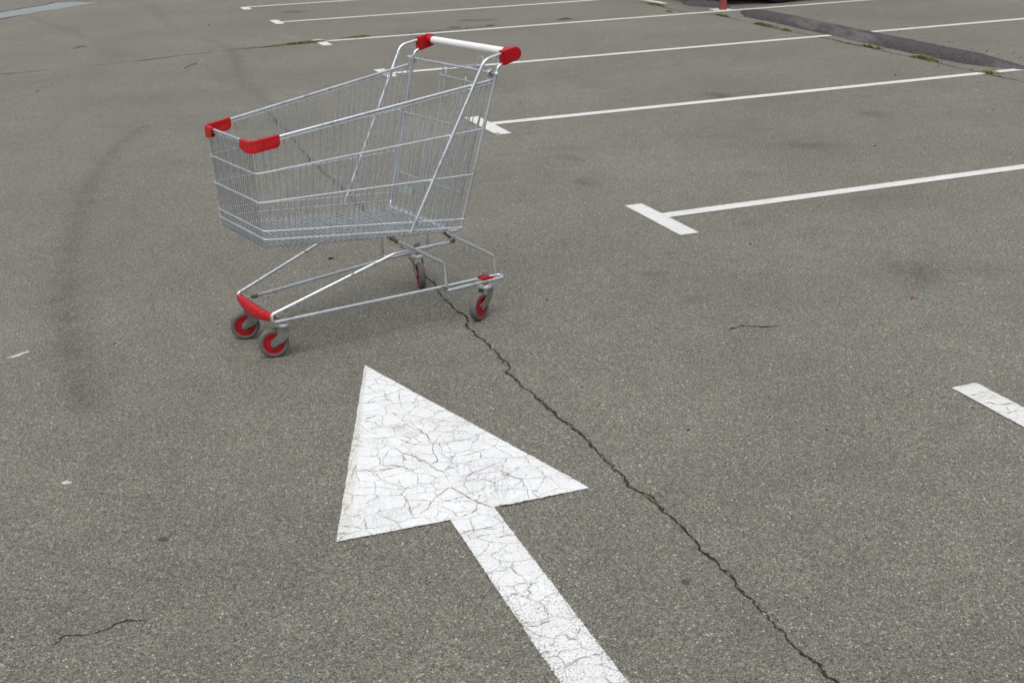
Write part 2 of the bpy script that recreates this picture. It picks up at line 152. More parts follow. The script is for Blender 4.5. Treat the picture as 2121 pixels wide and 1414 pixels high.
def asphalt_nodes(s, dark=None):
    P = s.pos()
    wv = s.n('ShaderNodeVectorMath', _operation='ADD')
    s.l(P, wv.inputs[0])
    nz = s.noise(60, 2, .5, P, out=1); sc2 = s.n('ShaderNodeVectorMath', _operation='SCALE'); s.l(nz, sc2.inputs[0]); sc2.inputs['Scale'].default_value = .006
    s.l(sc2.outputs[0], wv.inputs[1]); Q = wv.outputs[0]
    def cellval(scale, out='Color'):
        c = s.vor(scale, Q, out=out); sp = s.n('ShaderNodeSeparateColor'); s.l(c, sp.inputs[0]); return sp
    c1 = cellval(290); c2 = cellval(520)
    agg = s.ramp(c1.outputs[0], [(0, (.045, .045, .042)), (.2, (.105, .104, .091)), (.5, (.170, .167, .143)), (.74, (.225, .219, .184)), (.9, (.33, .32, .275)), (.95, (.33, .235, .145)), (1, (.62, .61, .58))])
    agg2 = s.ramp(c2.outputs[1], [(0, (.055, .056, .052)), (.35, (.120, .118, .102)), (.7, (.200, .195, .165)), (.92, (.31, .30, .255)), (1, (.50, .49, .45))])
    big = s.mr(c1.outputs[2], .45, .75, 0, 1)
    col = s.mix(big, agg2, agg)
    # tan / bluish stones here and there
    tint = s.mix(c1.outputs[1], (.95, 1.0, 1.09), (1.10, 1.0, .86))
    col = s.mix(.75, col, s.mix(1.0, col, tint, 'MULTIPLY'))
    # grain seen further off
    g1 = s.noise(75, 3, .75, P); g2 = s.noise(7, 4, .6, P); g3 = s.noise(.9, 4, .55, P); g4 = s.noise(.22, 3, .5, P)
    f = s.math('MULTIPLY', s.mr(g1, .28, .72, .70, 1.32), s.mr(g2, .3, .7, .92, 1.08))
    f = s.math('MULTIPLY', f, s.mr(g3, .3, .7, .80, .98))
    f = s.math('MULTIPLY', f, s.mr(g4, .3, .7, .93, 1.05))
    st = s.attr('stain')
    blot = s.math('MULTIPLY', st, s.math('MULTIPLY', s.mr(s.noise(9, 4, .65, P), .3, .7, .35, 1.3), s.mr(s.noise(60, 3, .7, P), .35, .65, .5, 1.4)))
    f = s.math('MULTIPLY', f, s.math('SUBTRACT', 1.0, s.math('MULTIPLY', blot, .36)))
    mul = s.n('ShaderNodeCombineColor')
    for i in range(3): s.l(f, mul.inputs[i])
    col = s.mix(1.0, s.mix(1.0, col, mul.outputs[0], 'MULTIPLY'), (.945, .948, .918), 'MULTIPLY')
    # scattered dark pits
    pit = s.mr(s.noise(95, 2, .5, P), .66, .74, 0, .75)
    col = s.mix(pit, col, (.05, .048, .045))
    h = s.math('ADD', s.math('MULTIPLY', c1.outputs[0], .5), s.math('MULTIPLY', s.vor(290, Q), -.9))
    h = s.math('ADD', h, s.math('MULTIPLY', s.noise(60, 3, .6, P), .9))
    return col, h
s = N('asphalt'); _c, _h = asphalt_nodes(s)
M_ASPHALT = s.done(s.bsdf(_c, .82, 0, .5, _h, .0012, .8))
def paint_material(name, crack=1.0, wear=0.5, base=(.735, .75, .75)):
    s = N(name); ac, ah = asphalt_nodes(s); P = s.pos()
    edge = s.attr('edge'); old = s.attr('old'); smu = s.attr('smudge')
    jag = s.math('MULTIPLY', s.math('SUBTRACT', s.noise(130, 3, .7, P), .5), .0085)
    jag2 = s.math('MULTIPLY', s.math('SUBTRACT', s.noise(12, 3, .6, P), .5), .006)
    e = s.math('ADD', edge, s.math('ADD', jag, jag2))
    alpha = s.mr(e, -.0004, .0010, 0, 1)
    # warped coordinates for hairline cracks
    wv = s.n('ShaderNodeVectorMath', _operation='ADD'); s.l(P, wv.inputs[0])
    v2 = s.n('ShaderNodeVectorMath', _operation='SCALE'); s.l(s.noise(11, 4, .65, P, out=1), v2.inputs[0]); v2.inputs['Scale'].default_value = .05
    s.l(v2.outputs[0], wv.inputs[1]); W = wv.outputs[0]
    Wm = s.mapping(W, (1.0, 1.15, 1.0), (0, 0, R(12)))
    d1 = s.vor(14, Wm, 'DISTANCE_TO_EDGE'); d2 = s.vor(30, Wm, 'DISTANCE_TO_EDGE')
    vis1 = s.mr(s.noise(9, 3, .6, P), .32, .5, .3, 1); vis2 = s.mr(s.noise(17, 3, .6, P), .40, .58, .1, 1)
    k1 = s.math('MULTIPLY', s.mr(d1, .006, .026, 1, 0), vis1); k2 = s.math('MULTIPLY', s.mr(d2, .006, .032, .6, 0), vis2)
    k = s.math('MULTIPLY', s.math('MAXIMUM', k1, k2), .95 * crack)
    brk = s.mr(s.noise(170, 2, .5, P), .35, .6, .25, 1)
    k = s.math('MULTIPLY', k, brk)
    tone = s.mr(s.noise(3.5, 4, .6, P), .3, .7, .94, 1.03)
    tc = s.n('ShaderNodeCombineColor'); [s.l(tone, tc.inputs[i]) for i in range(3)]
    col = s.mix(1.0, base, tc.outputs[0], 'MULTIPLY')
    col = s.mix(s.mr(s.noise(22, 4, .7, P), .45, .75, 0, .5), col, (.62, .61, .57))
    col = s.mix(s.mr(s.noise(6, 5, .7, P), .48, .72, 0, .35), col, (.56, .56, .53))
    col = s.mix(s.math('MULTIPLY', old, .7, clamp=True), col, (.62, .61, .56))
    # grey rubber smudges, streaked
    stv = s.mapping(P, (60, 9, 1), (0, 0, R(-24)))
    streak = s.mr(s.noise(1.6, 4, .7, stv), .45, .62, 0, 1)
    col = s.mix(s.math('MULTIPLY', s.math('MULTIPLY', smu, streak), .6, clamp=True), col, (.34, .35, .37))
    col = s.mix(k, col, (.13, .115, .09))
    # stones worn bare: more near the edges and where 'wear' is high
    we = s.mr(edge, 0.0, .022, .085, 0)
    wn = s.mr(s.noise(5, 3, .6, P), .45, .75, 0, .09 * wear)
    thr = s.math('SUBTRACT', .70 , s.math('ADD', s.math('MULTIPLY', we, wear), s.math('ADD', wn, s.math('ADD', s.math('MULTIPLY', s.attr('wear'), .085), s.math('MULTIPLY', old, .045)))))
    spk = s.noise(250, 3, .66, P)
    chip = s.mr(s.math('SUBTRACT', spk, thr), 0, .03, 0, 1)
    halo = s.mr(s.math('SUBTRACT', spk, thr), -.13, .02, 0, .62)
    col = s.mix(halo, col, (.47, .455, .40))
    col = s.mix(chip, col, s.mix(.45, ac, (.22, .205, .175)))
    h = s.math('SUBTRACT', s.math('MULTIPLY', s.noise(90, 3, .6, P), .5), s.math('ADD', s.math('MULTIPLY', k, .8), s.math('MULTIPLY', chip, .7)))
    b = s.bsdf(col, .62, 0, .35, h, .0012, .7)
    tr = s.n('ShaderNodeBsdfTransparent'); mx = s.n('ShaderNodeMixShader')
    s.l(alpha, mx.inputs[0]); s.l(tr.outputs[0], mx.inputs[1]); s.l(b.outputs[0], mx.inputs[2]); s.l(mx.outputs[0], s.out.inputs[0])
    return s.m
M_PAINT = paint_material('arrow_paint', 1.0, .75)
M_LINE = paint_material('line_paint', .55, .75, (.66, .67, .645))
def simple(name, col, rough=.5, metal=0.0, spec=.5, var=.0, vscale=30, dirt=None, dirt_amt=0, bumpd=0):
    s = N(name); O_ = s.obj(); c = col
    if var: 
        t = s.mr(s.noise(vscale, 4, .6, O_), .3, .7, 1 - var, 1 + var); tc = s.n('ShaderNodeCombineColor'); [s.l(t, tc.inputs[i]) for i in range(3)]
        c = s.mix(1.0, col, tc.outputs[0], 'MULTIPLY')
    if dirt: c = s.mix(s.mr(s.noise(vscale * 1.7, 5, .7, O_), .5, .72, 0, dirt_amt), c, dirt)
    r = s.mr(s.noise(vscale, 3, .6, O_), .3, .7, rough * .85, min(1, rough * 1.2))
    return s.done(s.bsdf(c, r, metal, spec, s.noise(vscale * 4, 3, .6, O_) if bumpd else None, bumpd or .001, .6))
def steel(name, col=(.66, .69, .72), rough=.30, dirt_amt=.7, metal=.9):
    s = N(name); O_ = s.obj()
    d = s.mr(s.noise(17, 6, .72, O_), .565, .62, 0, dirt_amt); d2 = s.mr(s.noise(9, 3, .6, O_), .35, .65, .9, 1.08)
    tc = s.n('ShaderNodeCombineColor'); [s.l(d2, tc.inputs[i]) for i in range(3)]
    c = s.mix(1.0, col, tc.outputs[0], 'MULTIPLY'); c = s.mix(d, c, (.10, .095, .09))
    r = s.math('ADD', s.mr(s.noise(12, 3, .6, O_), .3, .7, rough - .05, rough + .08), s.math('MULTIPLY', d, .3))
    return s.done(s.bsdf(c, r, s.math('SUBTRACT', metal, s.math('MULTIPLY', d, .8)), .5))
M_WIRE = steel('galvanised_wire', (.56, .595, .625), .26, .0, .74)
M_RING = steel('lit_wire', (.74, .77, .80), .26, .15, .66)  # lightened copy of the wire: light on the horizontals put into the colour
M_WIRE_SHADE = steel('shaded_wire', (.42, .445, .47), .30, .0, .7)  # darkened copy of the wire: shade of the basket floor put into the colour
M_TUBE = steel('galvanised_tube', (.69, .72, .745), .25, .6, .80)
M_FORK = simple('weathered_zinc', (.25, .26, .25), .5, .55, .5, .25, 60, (.15, .10, .06), .5)
M_CAP = simple('bright_zinc', (.62, .63, .62), .38, .6, .5, .15, 60, (.2, .12, .07), .4)
M_RED = simple('red_plastic', (.44, .004, .009), .38, 0, .35, .12, 25, (.36, .04, .04), .25)
M_REDW = simple('worn_red_plastic', (.43, .005, .009), .44, 0, .3, .12, 40, (.45, .13, .11), .30)
M_HUB = simple('red_wheel_plastic', (.36, .004, .010), .42, 0, .5, .25, 70, (.10, .02, .015), .55)
M_TYRE = simple('grey_rubber', (.135, .125, .12), .8, 0, .3, .14, 50, (.20, .18, .165), .6)
M_WHITE = simple('white_plastic', (.80, .81, .78), .34, 0, .5, .03, 12, (.60, .60, .48), .22)
M_PLATE = simple('grey_plastic_plate', (.26, .31, .31), .45, 0, .5, .06, 30)
M_DARK = simple('dark_gap', (.02, .02, .02), .8)
M_CRACK = simple('crack_dark', (.035, .033, .03), .95, 0, .1, .3, 40)
M_CRACKP = simple('paint_crack', (.20, .18, .145), .95, 0, .1, .4, 60)
M_TAR = None
s = N('dark_asphalt'); P_ = s.pos()
sp_ = s.n('ShaderNodeSeparateColor'); s.l(s.vor(120, P_, out='Color'), sp_.inputs[0])
c_ = s.ramp(sp_.outputs[0], [(0, (.045, .041, .042)), (.5, (.064, .059, .060)), (.85, (.080, .075, .075)), (1, (.12, .115, .11))])
c_ = s.mix(s.mr(s.noise(2.2, 5, .7, s.mapping(P_, (1, .25, 1), (0, 0, -GA))), .52, .68, 0, .55), c_, (.25, .225, .215))
M_TAR = s.done(s.bsdf(c_, .9, 0, .25, s.noise(45, 5, .75, P_), .006, .8))
# ---------------------------------------------------------------- mesh helpers
def mesh_obj(name, verts, faces, mat, parent=None, smooth=True, loc=None, rotz=0):
    me = bpy.data.meshes.new(name); me.from_pydata([tuple(v) for v in verts], [], faces); me.update()
    me.materials.append(mat)
    if smooth: me.polygons.foreach_set('use_smooth', [True] * len(me.polygons))
    o = bpy.data.objects.new(name, me); COL.objects.link(o)
    if parent: o.parent = parent
    if loc is not None: o.location = loc
    if rotz: o.rotation_euler = (0, 0, rotz)
    return o
def tag(o, label=None, cat=None, group=None, kind=None):
    if label: o['label'] = label
    if cat: o['category'] = cat
    if group: o['group'] = group
    if kind: o['kind'] = kind
    return o
def empty(name, loc=(0, 0, 0), rz=0):
    o = bpy.data.objects.new(name, None); COL.objects.link(o); o.location = loc; o.rotation_euler = (0, 0, rz); o.empty_display_size = .1
    return o
class MB:
    def __init__(s): s.v = []; s.f = []
    def add(s, v, f):
        o = len(s.v); s.v += [Vector(x) for x in v]; s.f += [tuple(i + o for i in q) for q in f]
    def tube(s, pts, r, n=8, fillet=0.0, closed=False, cap=True):
        pts = [Vector(p) for p in pts]
        if fillet and len(pts) > 2: pts = fil(pts, fillet)
        k = len(pts)
        T = []
        for i in range(k):
            a = pts[i - 1] if (i > 0 or closed) else pts[i]; b = pts[(i + 1) % k] if (i < k - 1 or closed) else pts[i]
            T.append((b - a).normalized())
        up = Vector((0, 0, 1)) if abs(T[0].z) < .9 else Vector((1, 0, 0))
        nn = (up - T[0] * up.dot(T[0])).normalized(); V = []
        for i in range(k):
            nn = (nn - T[i] * nn.dot(T[i])).normalized(); bb = T[i].cross(nn)
            rr = r[i] if isinstance(r, (list, tuple)) else r
            for j in range(n):
                a = 2 * math.pi * j / n; V.append(pts[i] + (nn * math.cos(a) + bb * math.sin(a)) * rr)
        F = []
        for i in range(k if closed else k - 1):
            for j in range(n):
                a = i * n + j; b = i * n + (j + 1) % n; c = ((i + 1) % k) * n + (j + 1) % n; d = ((i + 1) % k) * n + j
                F.append((a, d, c, b))
        if cap and not closed:
            F.append(tuple(range(n))); F.append(tuple(range(k * n - 1, (k - 1) * n - 1, -1)))
        s.add(V, F); return s
    def box(s, c, size, M3=None):
        V = [Vector((x * size[0] / 2, y * size[1] / 2, z * size[2] / 2)) for x in (-1, 1) for y in (-1, 1) for z in (-1, 1)]
        if M3: V = [M3 @ v for v in V]
        s.add([v + Vector(c) for v in V], [(0, 1, 3, 2), (4, 6, 7, 5), (0, 4, 5, 1), (2, 3, 7, 6), (0, 2, 6, 4), (1, 5, 7, 3)]); return s
    def lathe(s, prof, c, axis, n=32):         # prof: (radius, height along axis)
        axis = Vector(axis).normalized(); u = axis.orthogonal().normalized(); w_ = axis.cross(u); c = Vector(c); V = []
        for r_, h in prof:
            for j in range(n):
                a = 2 * math.pi * j / n; V.append(c + axis * h + (u * math.cos(a) + w_ * math.sin(a)) * max(r_, 1e-5))
        F = [(i * n + j, i * n + (j + 1) % n, (i + 1) * n + (j + 1) % n, (i + 1) * n + j) for i in range(len(prof) - 1) for j in range(n)]
        s.add(V, F); return s
    def prism(s, poly, d):                      # poly of 3D points extruded by vector d
        k = len(poly); d = Vector(d); V = [Vector(p) for p in poly] + [Vector(p) + d for p in poly]
        F = [tuple(range(k)), tuple(range(2 * k - 1, k - 1, -1))] + [(i, i + k, (i + 1) % k + k, (i + 1) % k) for i in range(k)]
        s.add(V, F); return s
    def build(s, name, mat, parent=None, smooth=True, bevel=0, auto=True, **k):
        o = mesh_obj(name, s.v, s.f, mat, parent, smooth, **k)
        bm = bmesh.new(); bm.from_mesh(o.data); bmesh.ops.recalc_face_normals(bm, faces=bm.faces)
        if bevel:
            es = [e for e in bm.edges if len(e.link_faces) == 2 and e.calc_face_angle(0) > .6]
            bmesh.ops.bevel(bm, geom=es, offset=bevel, segments=2, affect='EDGES', clamp_overlap=True)
        if smooth and auto:
            for e in bm.edges:
                if len(e.link_faces) == 2 and e.calc_face_angle(0) > .75: e.smooth = False
        bm.to_mesh(o.data); bm.free()
        return o
def fil(pts, r, seg=6, closed=False):
    out = [pts[0]]
    for i in range(1, len(pts) - 1):
        a, b, c = pts[i - 1], pts[i], pts[i + 1]
        rr = r[i - 1] if isinstance(r, (list, tuple)) else r
        u = (a - b); v = (c - b); lu, lv = u.length, v.length
        if lu < 1e-6 or lv < 1e-6: continue
        u /= lu; v /= lv; ang = u.angle(v, math.pi)
        if ang > 3.1 or rr <= 0: out.append(b); continue
        t = min(rr / math.tan(ang / 2), lu * .49, lv * .49)
        p0 = b + u * t; p1 = b + v * t
        for k in range(seg + 1):
            q = k / seg; out.append(p0 * (1 - q) ** 2 + b * 2 * q * (1 - q) + p1 * q * q)
    out.append(pts[-1]); return out
def grid_attr(me, name, vals):
    a = me.attributes.new(name, 'FLOAT', 'POINT'); a.data.foreach_set('value', np.asarray(vals, dtype=np.float32))
def seg_dist(X, Y, a, b):
    ax, ay = a; bx, by = b; dx, dy = bx - ax, by - ay; L = dx * dx + dy * dy + 1e-12
    t = np.clip(((X - ax) * dx + (Y - ay) * dy) / L, 0, 1)
    return np.hypot(X - ax - t * dx, Y - ay - t * dy)
# ---------------------------------------------------------------- the ground: one sheet to the horizon
def build_ground():
    def axis(a, b, st, far):
        core = np.arange(a, b + 1e-6, st); k = np.array([.3, 1, 3, 8, 20, 60, 160, far])
        return np.concatenate([a - k[::-1], core, b + k])
    xs = axis(-8.2, 7.0, .04, 600.0); ys = axis(1.4, 19.5, .045, 900.0)
    X, Y = np.meshgrid(xs, ys); nx, ny = len(xs), len(ys)
    st = np.zeros_like(X)
    for pl, sg, amp in STAINS:
        if amp == 0: continue
        x0 = min(p[0] for p in pl) - 4 * sg; x1 = max(p[0] for p in pl) + 4 * sg; y0 = min(p[1] for p in pl) - 4 * sg; y1 = max(p[1] for p in pl) + 4 * sg
        ix = (xs > x0) & (xs < x1); iy = (ys > y0) & (ys < y1)
        if not ix.any() or not iy.any(): continue
        sub = np.ix_(iy, ix); d = np.full(X[sub].shape, 9e9)
        for a, b in zip(pl[:-1], pl[1:]): d = np.minimum(d, seg_dist(X[sub], Y[sub], a, b))
        st[sub] += amp * np.exp(-(d / sg) ** 2)
    co = np.stack([X.ravel(), Y.ravel(), np.zeros(X.size)], 1)
    idx = np.arange(nx * ny).reshape(ny, nx)
    F = np.stack([idx[:-1, :-1].ravel(), idx[:-1, 1:].ravel(), idx[1:, 1:].ravel(), idx[1:, :-1].ravel()], 1)
    me = bpy.data.meshes.new('ground'); me.vertices.add(len(co)); me.vertices.foreach_set('co', co.ravel())
    me.loops.add(F.size); me.loops.foreach_set('vertex_index', F.ravel()); me.polygons.add(len(F))
    me.polygons.foreach_set('loop_start', np.arange(0, F.size, 4)); me.polygons.foreach_set('loop_total', np.full(len(F), 4))
    me.update(); grid_attr(me, 'stain', st.ravel()); me.materials.append(M_ASPHALT)
    o = bpy.data.objects.new('asphalt_ground', me); COL.objects.link(o); tag(o, kind='structure')
build_ground()
# ---------------------------------------------------------------- painted markings
def inside(X, Y, poly):
    r = np.zeros(X.shape, bool); n = len(poly)
    for i in range(n):
        x1, y1 = poly[i]; x2, y2 = poly[(i + 1) % n]
        c = ((y1 > Y) != (y2 > Y)) & (X < (x2 - x1) * (Y - y1) / (y2 - y1 + 1e-12) + x1)
        r ^= c
    return r
def sdist(X, Y, poly):
    d = np.full(X.shape, 9e9)
    for i in range(len(poly)): d = np.minimum(d, seg_dist(X, Y, poly[i], poly[(i + 1) % len(poly)]))
    return np.where(inside(X, Y, poly), d, -d)
def marking(name, polys, org, ang, cell, mat, z, old=None, smudge=None, wear=None, parent=None, fine=None):
    """sheet of paint: local grid turned by ang about org, polys in world metres, signed distance kept per vertex"""
    c, s_ = math.cos(ang), math.sin(ang)
    loc = [[((x - org[0]) * c + (y - org[1]) * s_, -(x - org[0]) * s_ + (y - org[1]) * c) for x, y in pl] for pl in polys]
    al = [p for pl in loc for p in pl]; pad = .012
    x0, x1 = min(p[0] for p in al) - pad, max(p[0] for p in al) + pad; y0, y1 = min(p[1] for p in al) - pad, max(p[1] for p in al) + pad
    xs = np.linspace(x0, x1, max(3, int((x1 - x0) / cell[0]))) if fine is None else np.concatenate([np.arange(x0, fine, .008), np.linspace(fine, x1, max(3, int((x1 - fine) / cell[0])))]); ys = np.linspace(y0, y1, max(3, int((y1 - y0) / cell[1])))
    X, Y = np.meshgrid(xs, ys); E = np.full(X.shape, -9.0)
    for pl in loc: E = np.maximum(E, sdist(X, Y, pl))
    keep = E > -max(cell) * 1.5 - .01
    WX = org[0] + X * c - Y * s_; WY = org[1] + X * s_ + Y * c
    idx = -np.ones(X.shape, int); fl = []
    K = keep[:-1, :-1] & keep[1:, :-1] & keep[:-1, 1:] & keep[1:, 1:]
    jj, ii = np.nonzero(K); used = np.zeros(X.shape, bool)
    for a, b in ((0, 0), (0, 1), (1, 0), (1, 1)): used[jj + a, ii + b] = True
    idx[used] = np.arange(used.sum())
    F = np.stack([idx[jj, ii], idx[jj, ii + 1], idx[jj + 1, ii + 1], idx[jj + 1, ii]], 1).tolist()
    V = np.stack([X[used], Y[used], np.zeros(used.sum())], 1).tolist()
    o = mesh_obj(name, V, F, mat, parent, False, (org[0], org[1], z), ang)
    wx, wy = WX[used], WY[used]
    grid_attr(o.data, 'edge', E[used]); grid_attr(o.data, 'stain', np.zeros(len(V)))
    grid_attr(o.data, 'old', old(wx, wy) if old else np.zeros(len(V)))
    grid_attr(o.data, 'smudge', smudge(wx, wy) if smudge else np.zeros(len(V)))
    grid_attr(o.data, 'wear', wear(wx, wy) if wear else np.zeros(len(V)))
    return o
def ribbon(mb, pts, w0, z, jit=.35, step=.012, taper=True, rg=rnd, wob=.5, fr=1.0):
    """jagged crack: polyline subdivided, displaced and given a ragged width"""
    P = [Vector(p[:2]) for p in pts]; Q = []
    for amp in (.10, .12, .12):
        if P[0] is None or len(P) > 900: break
        N_ = []
        for a, b in zip(P[:-1], P[1:]):
            L_ = (b - a).length; N_.append(a)
            if L_ > step * 1.2:
                t = b - a; N_.append((a + b) / 2 + Vector((-t.y, t.x)) * rg.uniform(-amp, amp) * fr)
        N_.append(P[-1]); P = N_
    for a, b in zip(P[:-1], P[1:]):
        n = max(1, int((b - a).length / step))
        for k in range(n):
            Q.append(a.lerp(b, k / n))
    Q.append(P[-1]); n = len(Q)
    if n < 3: Q = [P[0], P[0].lerp(P[-1], .5), P[-1]]; n = 3
    L = []; Rr = []; dr = 0; wm = 1
    for i in range(n):
        t = (Q[min(n - 1, i + 1)] - Q[max(0, i - 1)]).normalized(); nn = Vector((-t.y, t.x))
        dr = dr * .6 + rg.uniform(-1, 1) * w0 * wob; wm = wm * .8 + rg.uniform(.1, 1.7) * .2
        w_ = w0 * (1 + rg.uniform(-jit, jit)) * .5 * (max(.2, (wm - .45) * 1.9))
        if rg.random() < .08: w_ *= .35
        if taper: w_ *= min(1, .15 + min(i, n - 1 - i) / max(3, n * .15))
        c = Q[i] + nn * dr
        L.append((*(c + nn * w_ * (1 + rg.uniform(-.3, .3))), z)); Rr.append((*(c - nn * w_), z))
    mb.add(L + Rr, [(i, i + n, i + 1 + n, i + 1) for i in range(n - 1)])
# the arrow
AR = [Vector(p) for p in ARROW]
tip, bl, nl, sl, sr2, nr, br = AR
sdir = (nl - sl).normalized()
axd = (tip - (bl + br) / 2).normalized(); mid = ((nl + nr) / 2); hw = (nl - nr).length / 2 * .99; perp = Vector((-axd.y, axd.x))
end_l = sl + (sl - nl).normalized() * .75; end_r = sr2 + (sr2 - nr).normalized() * .75
apoly = [tuple(v) for v in (tip, bl, nl, end_l, end_r, nr, br)]
def a_old(x, y):
    d = seg_dist(x, y, tuple(tip), tuple(bl)); L = (bl - tip).length
    t = np.clip(((x - tip.x) * (bl.x - tip.x) + (y - tip.y) * (bl.y - tip.y)) / L / L, 0, 1)
    r = np.clip(((.010 + .026 * t) - d) / .004, 0, 1)
    for (px, py), sg, am in OLD: r = np.maximum(r, am * np.exp(-(((x - px) ** 2 + (y - py) ** 2) / sg ** 2) ** 1.5))
    return r
def a_smu(x, y):
    r = np.zeros(len(x))
    for (px, py), sg, am in SMUDGE: r = np.maximum(r, am * np.exp(-((x - px) ** 2 + (y - py) ** 2) / sg ** 2))
    return r
def a_wear(x, y):
    c = (nl + nr) / 2
    t = -((x - c.x) * axd.x + (y - c.y) * axd.y)
    r = np.clip((t - .06) / .4, 0, 1)
    for (px, py), sg, am in OLD: r = np.maximum(r, .7 * np.exp(-((x - px) ** 2 + (y - py) ** 2) / sg ** 2))
    return r
arrow = empty('painted_arrow', (mid.x, mid.y, 0))
tag(arrow, 'big white painted arrow with cracked worn paint pointing at the shopping trolley', 'road marking')
o = marking('arrow_paint', [apoly], tuple(mid), math.atan2(axd.y, axd.x) - math.pi / 2, (.006, .006), M_PAINT, .003, a_old, a_smu, a_wear)
o.parent = arrow; o.location = (0, 0, .003)
mb = MB(); rg = random.Random(5)
for i, a in enumerate(ACR):
    ribbon(mb, [(x - mid.x, y - mid.y) for x, y in a], .0022 if i in (0, 2, 3, 9) else .0013, .0045, .7, .006, True, rg, .6)
ribbon(mb, [(x - mid.x, y - mid.y) for x, y in [tuple(nr + (br - nr) * t + Vector((rg.uniform(-.003, .003), -.003))) for t in (.0, .15, .3, .45, .62, .8)]], .0026, .0045, .6, .008, True, rg)
mb.build('paint_crack', M_CRACKP, arrow, False)
# bay lines with their T ends
CO = .02
bay_label = {
 -1: 'cracked white bar of a bay marking cut off by the right edge of the photo',
 0: 'nearest full white bay line, its T end right of the trolley wheels',
 1: 'white bay line whose T end shows through the rear of the trolley basket',
 2: 'white bay line starting behind the trolley handle and passing under the asphalt hump',
 3: 'white bay line along the weedy joint, ending at the red post and its paint splash',
 4: 'second farthest white bay line at the top, with a dark oil blot beyond it',
 5: 'farthest white bay line at the very top edge of the photo',
}
for j in range(-1, 6):
    v = 2.5 * j + CO
    tv0, tv1 = {-1: (-.36, .37), 0: (-.323, .243), 1: (-.36, .29), 2: (-.19, .285), 3: (-.35, .03), 4: (-.56, -.09), 5: (-1.02, -.64)}[j]
    if j == 0: td = (-.075, .018)
    elif j == -1: td = (-.119, -.026)
    else: td = {1: (-.046, .057), 2: (-.038, .056), 3: (-.078, .022), 4: (-.142, -.042), 5: (-.21, -.10)}[j]
    def rect(d0, d1, v0, v1): return [tuple(bay(a, b).xy) for a, b in ((d0, v0), (d1, v0), (d1, v1), (d0, v1))]
    polys = [rect(td[0], td[1], v + tv0, v + tv1)]
    lw = .040
    lo = {4: -.355, 5: -.66}.get(j, 0); lw = .040 if j == 0 else .045
    polys.append(rect(td[1] - .02, 9.6, v - lw + lo, v + lw + lo))
    if j == 3:      # splash of paint round the post
        c = bay(4.72, 7.64 ); pr = random.Random(4)
        polys.append([(c.x + math.cos(a) * q * 1.0, c.y + math.sin(a) * q) for a, q in [(k * math.pi / 9, pr.uniform(.07, .2)) for k in range(18)]])
        polys.append([tuple(bay(*q).xy) for q in ((-.09, 7.58), (-.09, 7.70), (.00, 7.72), (.05, 7.56), (.02, 7.52), (-.05, 7.53))])
    mid_ = bay(0, v)
    o = marking('parking_line', polys, (mid_.x, mid_.y), GA, (.06, .008), M_LINE, .003, fine=.12)
    tag(o, bay_label[j], 'road marking', 'white parking bay lines')
    if j == -1: bpy.context.view_layer.update(); BAR = o
o = marking('parking_line', [[tuple(bay(4.53 + a, b).xy) for a, b in ((-.04, 8.70), (.04, 8.70), (.04, 12), (-.04, 12))]], tuple(bay(4.53, 8.7).xy), GA, (.008, .05), M_LINE, .003)
tag(o, 'short white line meeting the small asphalt hump at the top edge', 'road marking', 'white parking bay lines')
# cracks in the paint of the bar at the right edge
mb = MB()
for a in TCR: ribbon(mb, a, .0018, .0045, .6, .008, True, rg)
o = mb.build('paint_crack', M_CRACKP, None, False); o.parent = BAR; o.matrix_parent_inverse = BAR.matrix_world.inverted()
# ---------------------------------------------------------------- cracks and joints of the ground
mb = MB(); rg = random.Random(21)
ribbon(mb, CRACK[:26], .0030, .0013, .3, .010, False, rg, .4); ribbon(mb, CRACK[:26], .0046, .0015, .9, .010, False, rg, .7); ribbon(mb, CRACK[25:], .0050, .0015, .7, .008, False, rg, .7)
ribbon(mb, CRACK[24:], .0030, .0019, .9, .010, True, rg, 1.3)
for b in BRANCH: ribbon(mb, b, .003, .0017, .6, .008, True, rg)
tag(mb.build('crack', M_CRACK, None, False), kind='structure')
mb = MB()
ribbon(mb, CR2[0], .0040, .0015, .6, .008, True, rg, .7); ribbon(mb, CR2[1], .0025, .0017, .5, .008, True, rg)
tag(mb.build('crack', M_CRACK, None, False), kind='structure')
mb = MB()
for i, b in enumerate(CR3): ribbon(mb, b, .0062, .0015, .6, .012, True, rg)
tag(mb.build('crack', M_CRACK, None, False), kind='structure')
for S_ in (SEAM1, SEAM2):
    mb = MB(); ribbon(mb, S_, .013 if S_ is SEAM2 else .014, .0015, .6, .05, False, rg, .25, .15)
    tag(mb.build('joint', M_CRACK, None, False), kind='structure')
# wet gutter strip, top left
s = N('wet_ground'); P_ = s.pos()
M_WET = s.done(s.bsdf(s.mix(s.noise(3, 3, .5, P_), (.20, .218, .22), (.27, .29, .29)), .55, 0, .5, s.noise(30, 3, .5, P_), .001, .3))  # blue-grey of the reflected sky is put into the colour
zc = [(x, y, .002) for x, y in PUDDLE]
o = mesh_obj('puddle', zc, [tuple(range(len(zc)))], M_WET, None, False); tag(o, kind='structure')
mb = MB(); ribbon(mb, PUDDLE[1:8], .05, .0035, .5, .1, True, rg, .4, .3); ribbon(mb, PUDDLE[12:16], .04, .0035, .5, .1, True, rg, .4, .3)  # dark ribbons along two edges of the strip
tag(mb.build('joint', M_CRACK, None, False), kind='structure')
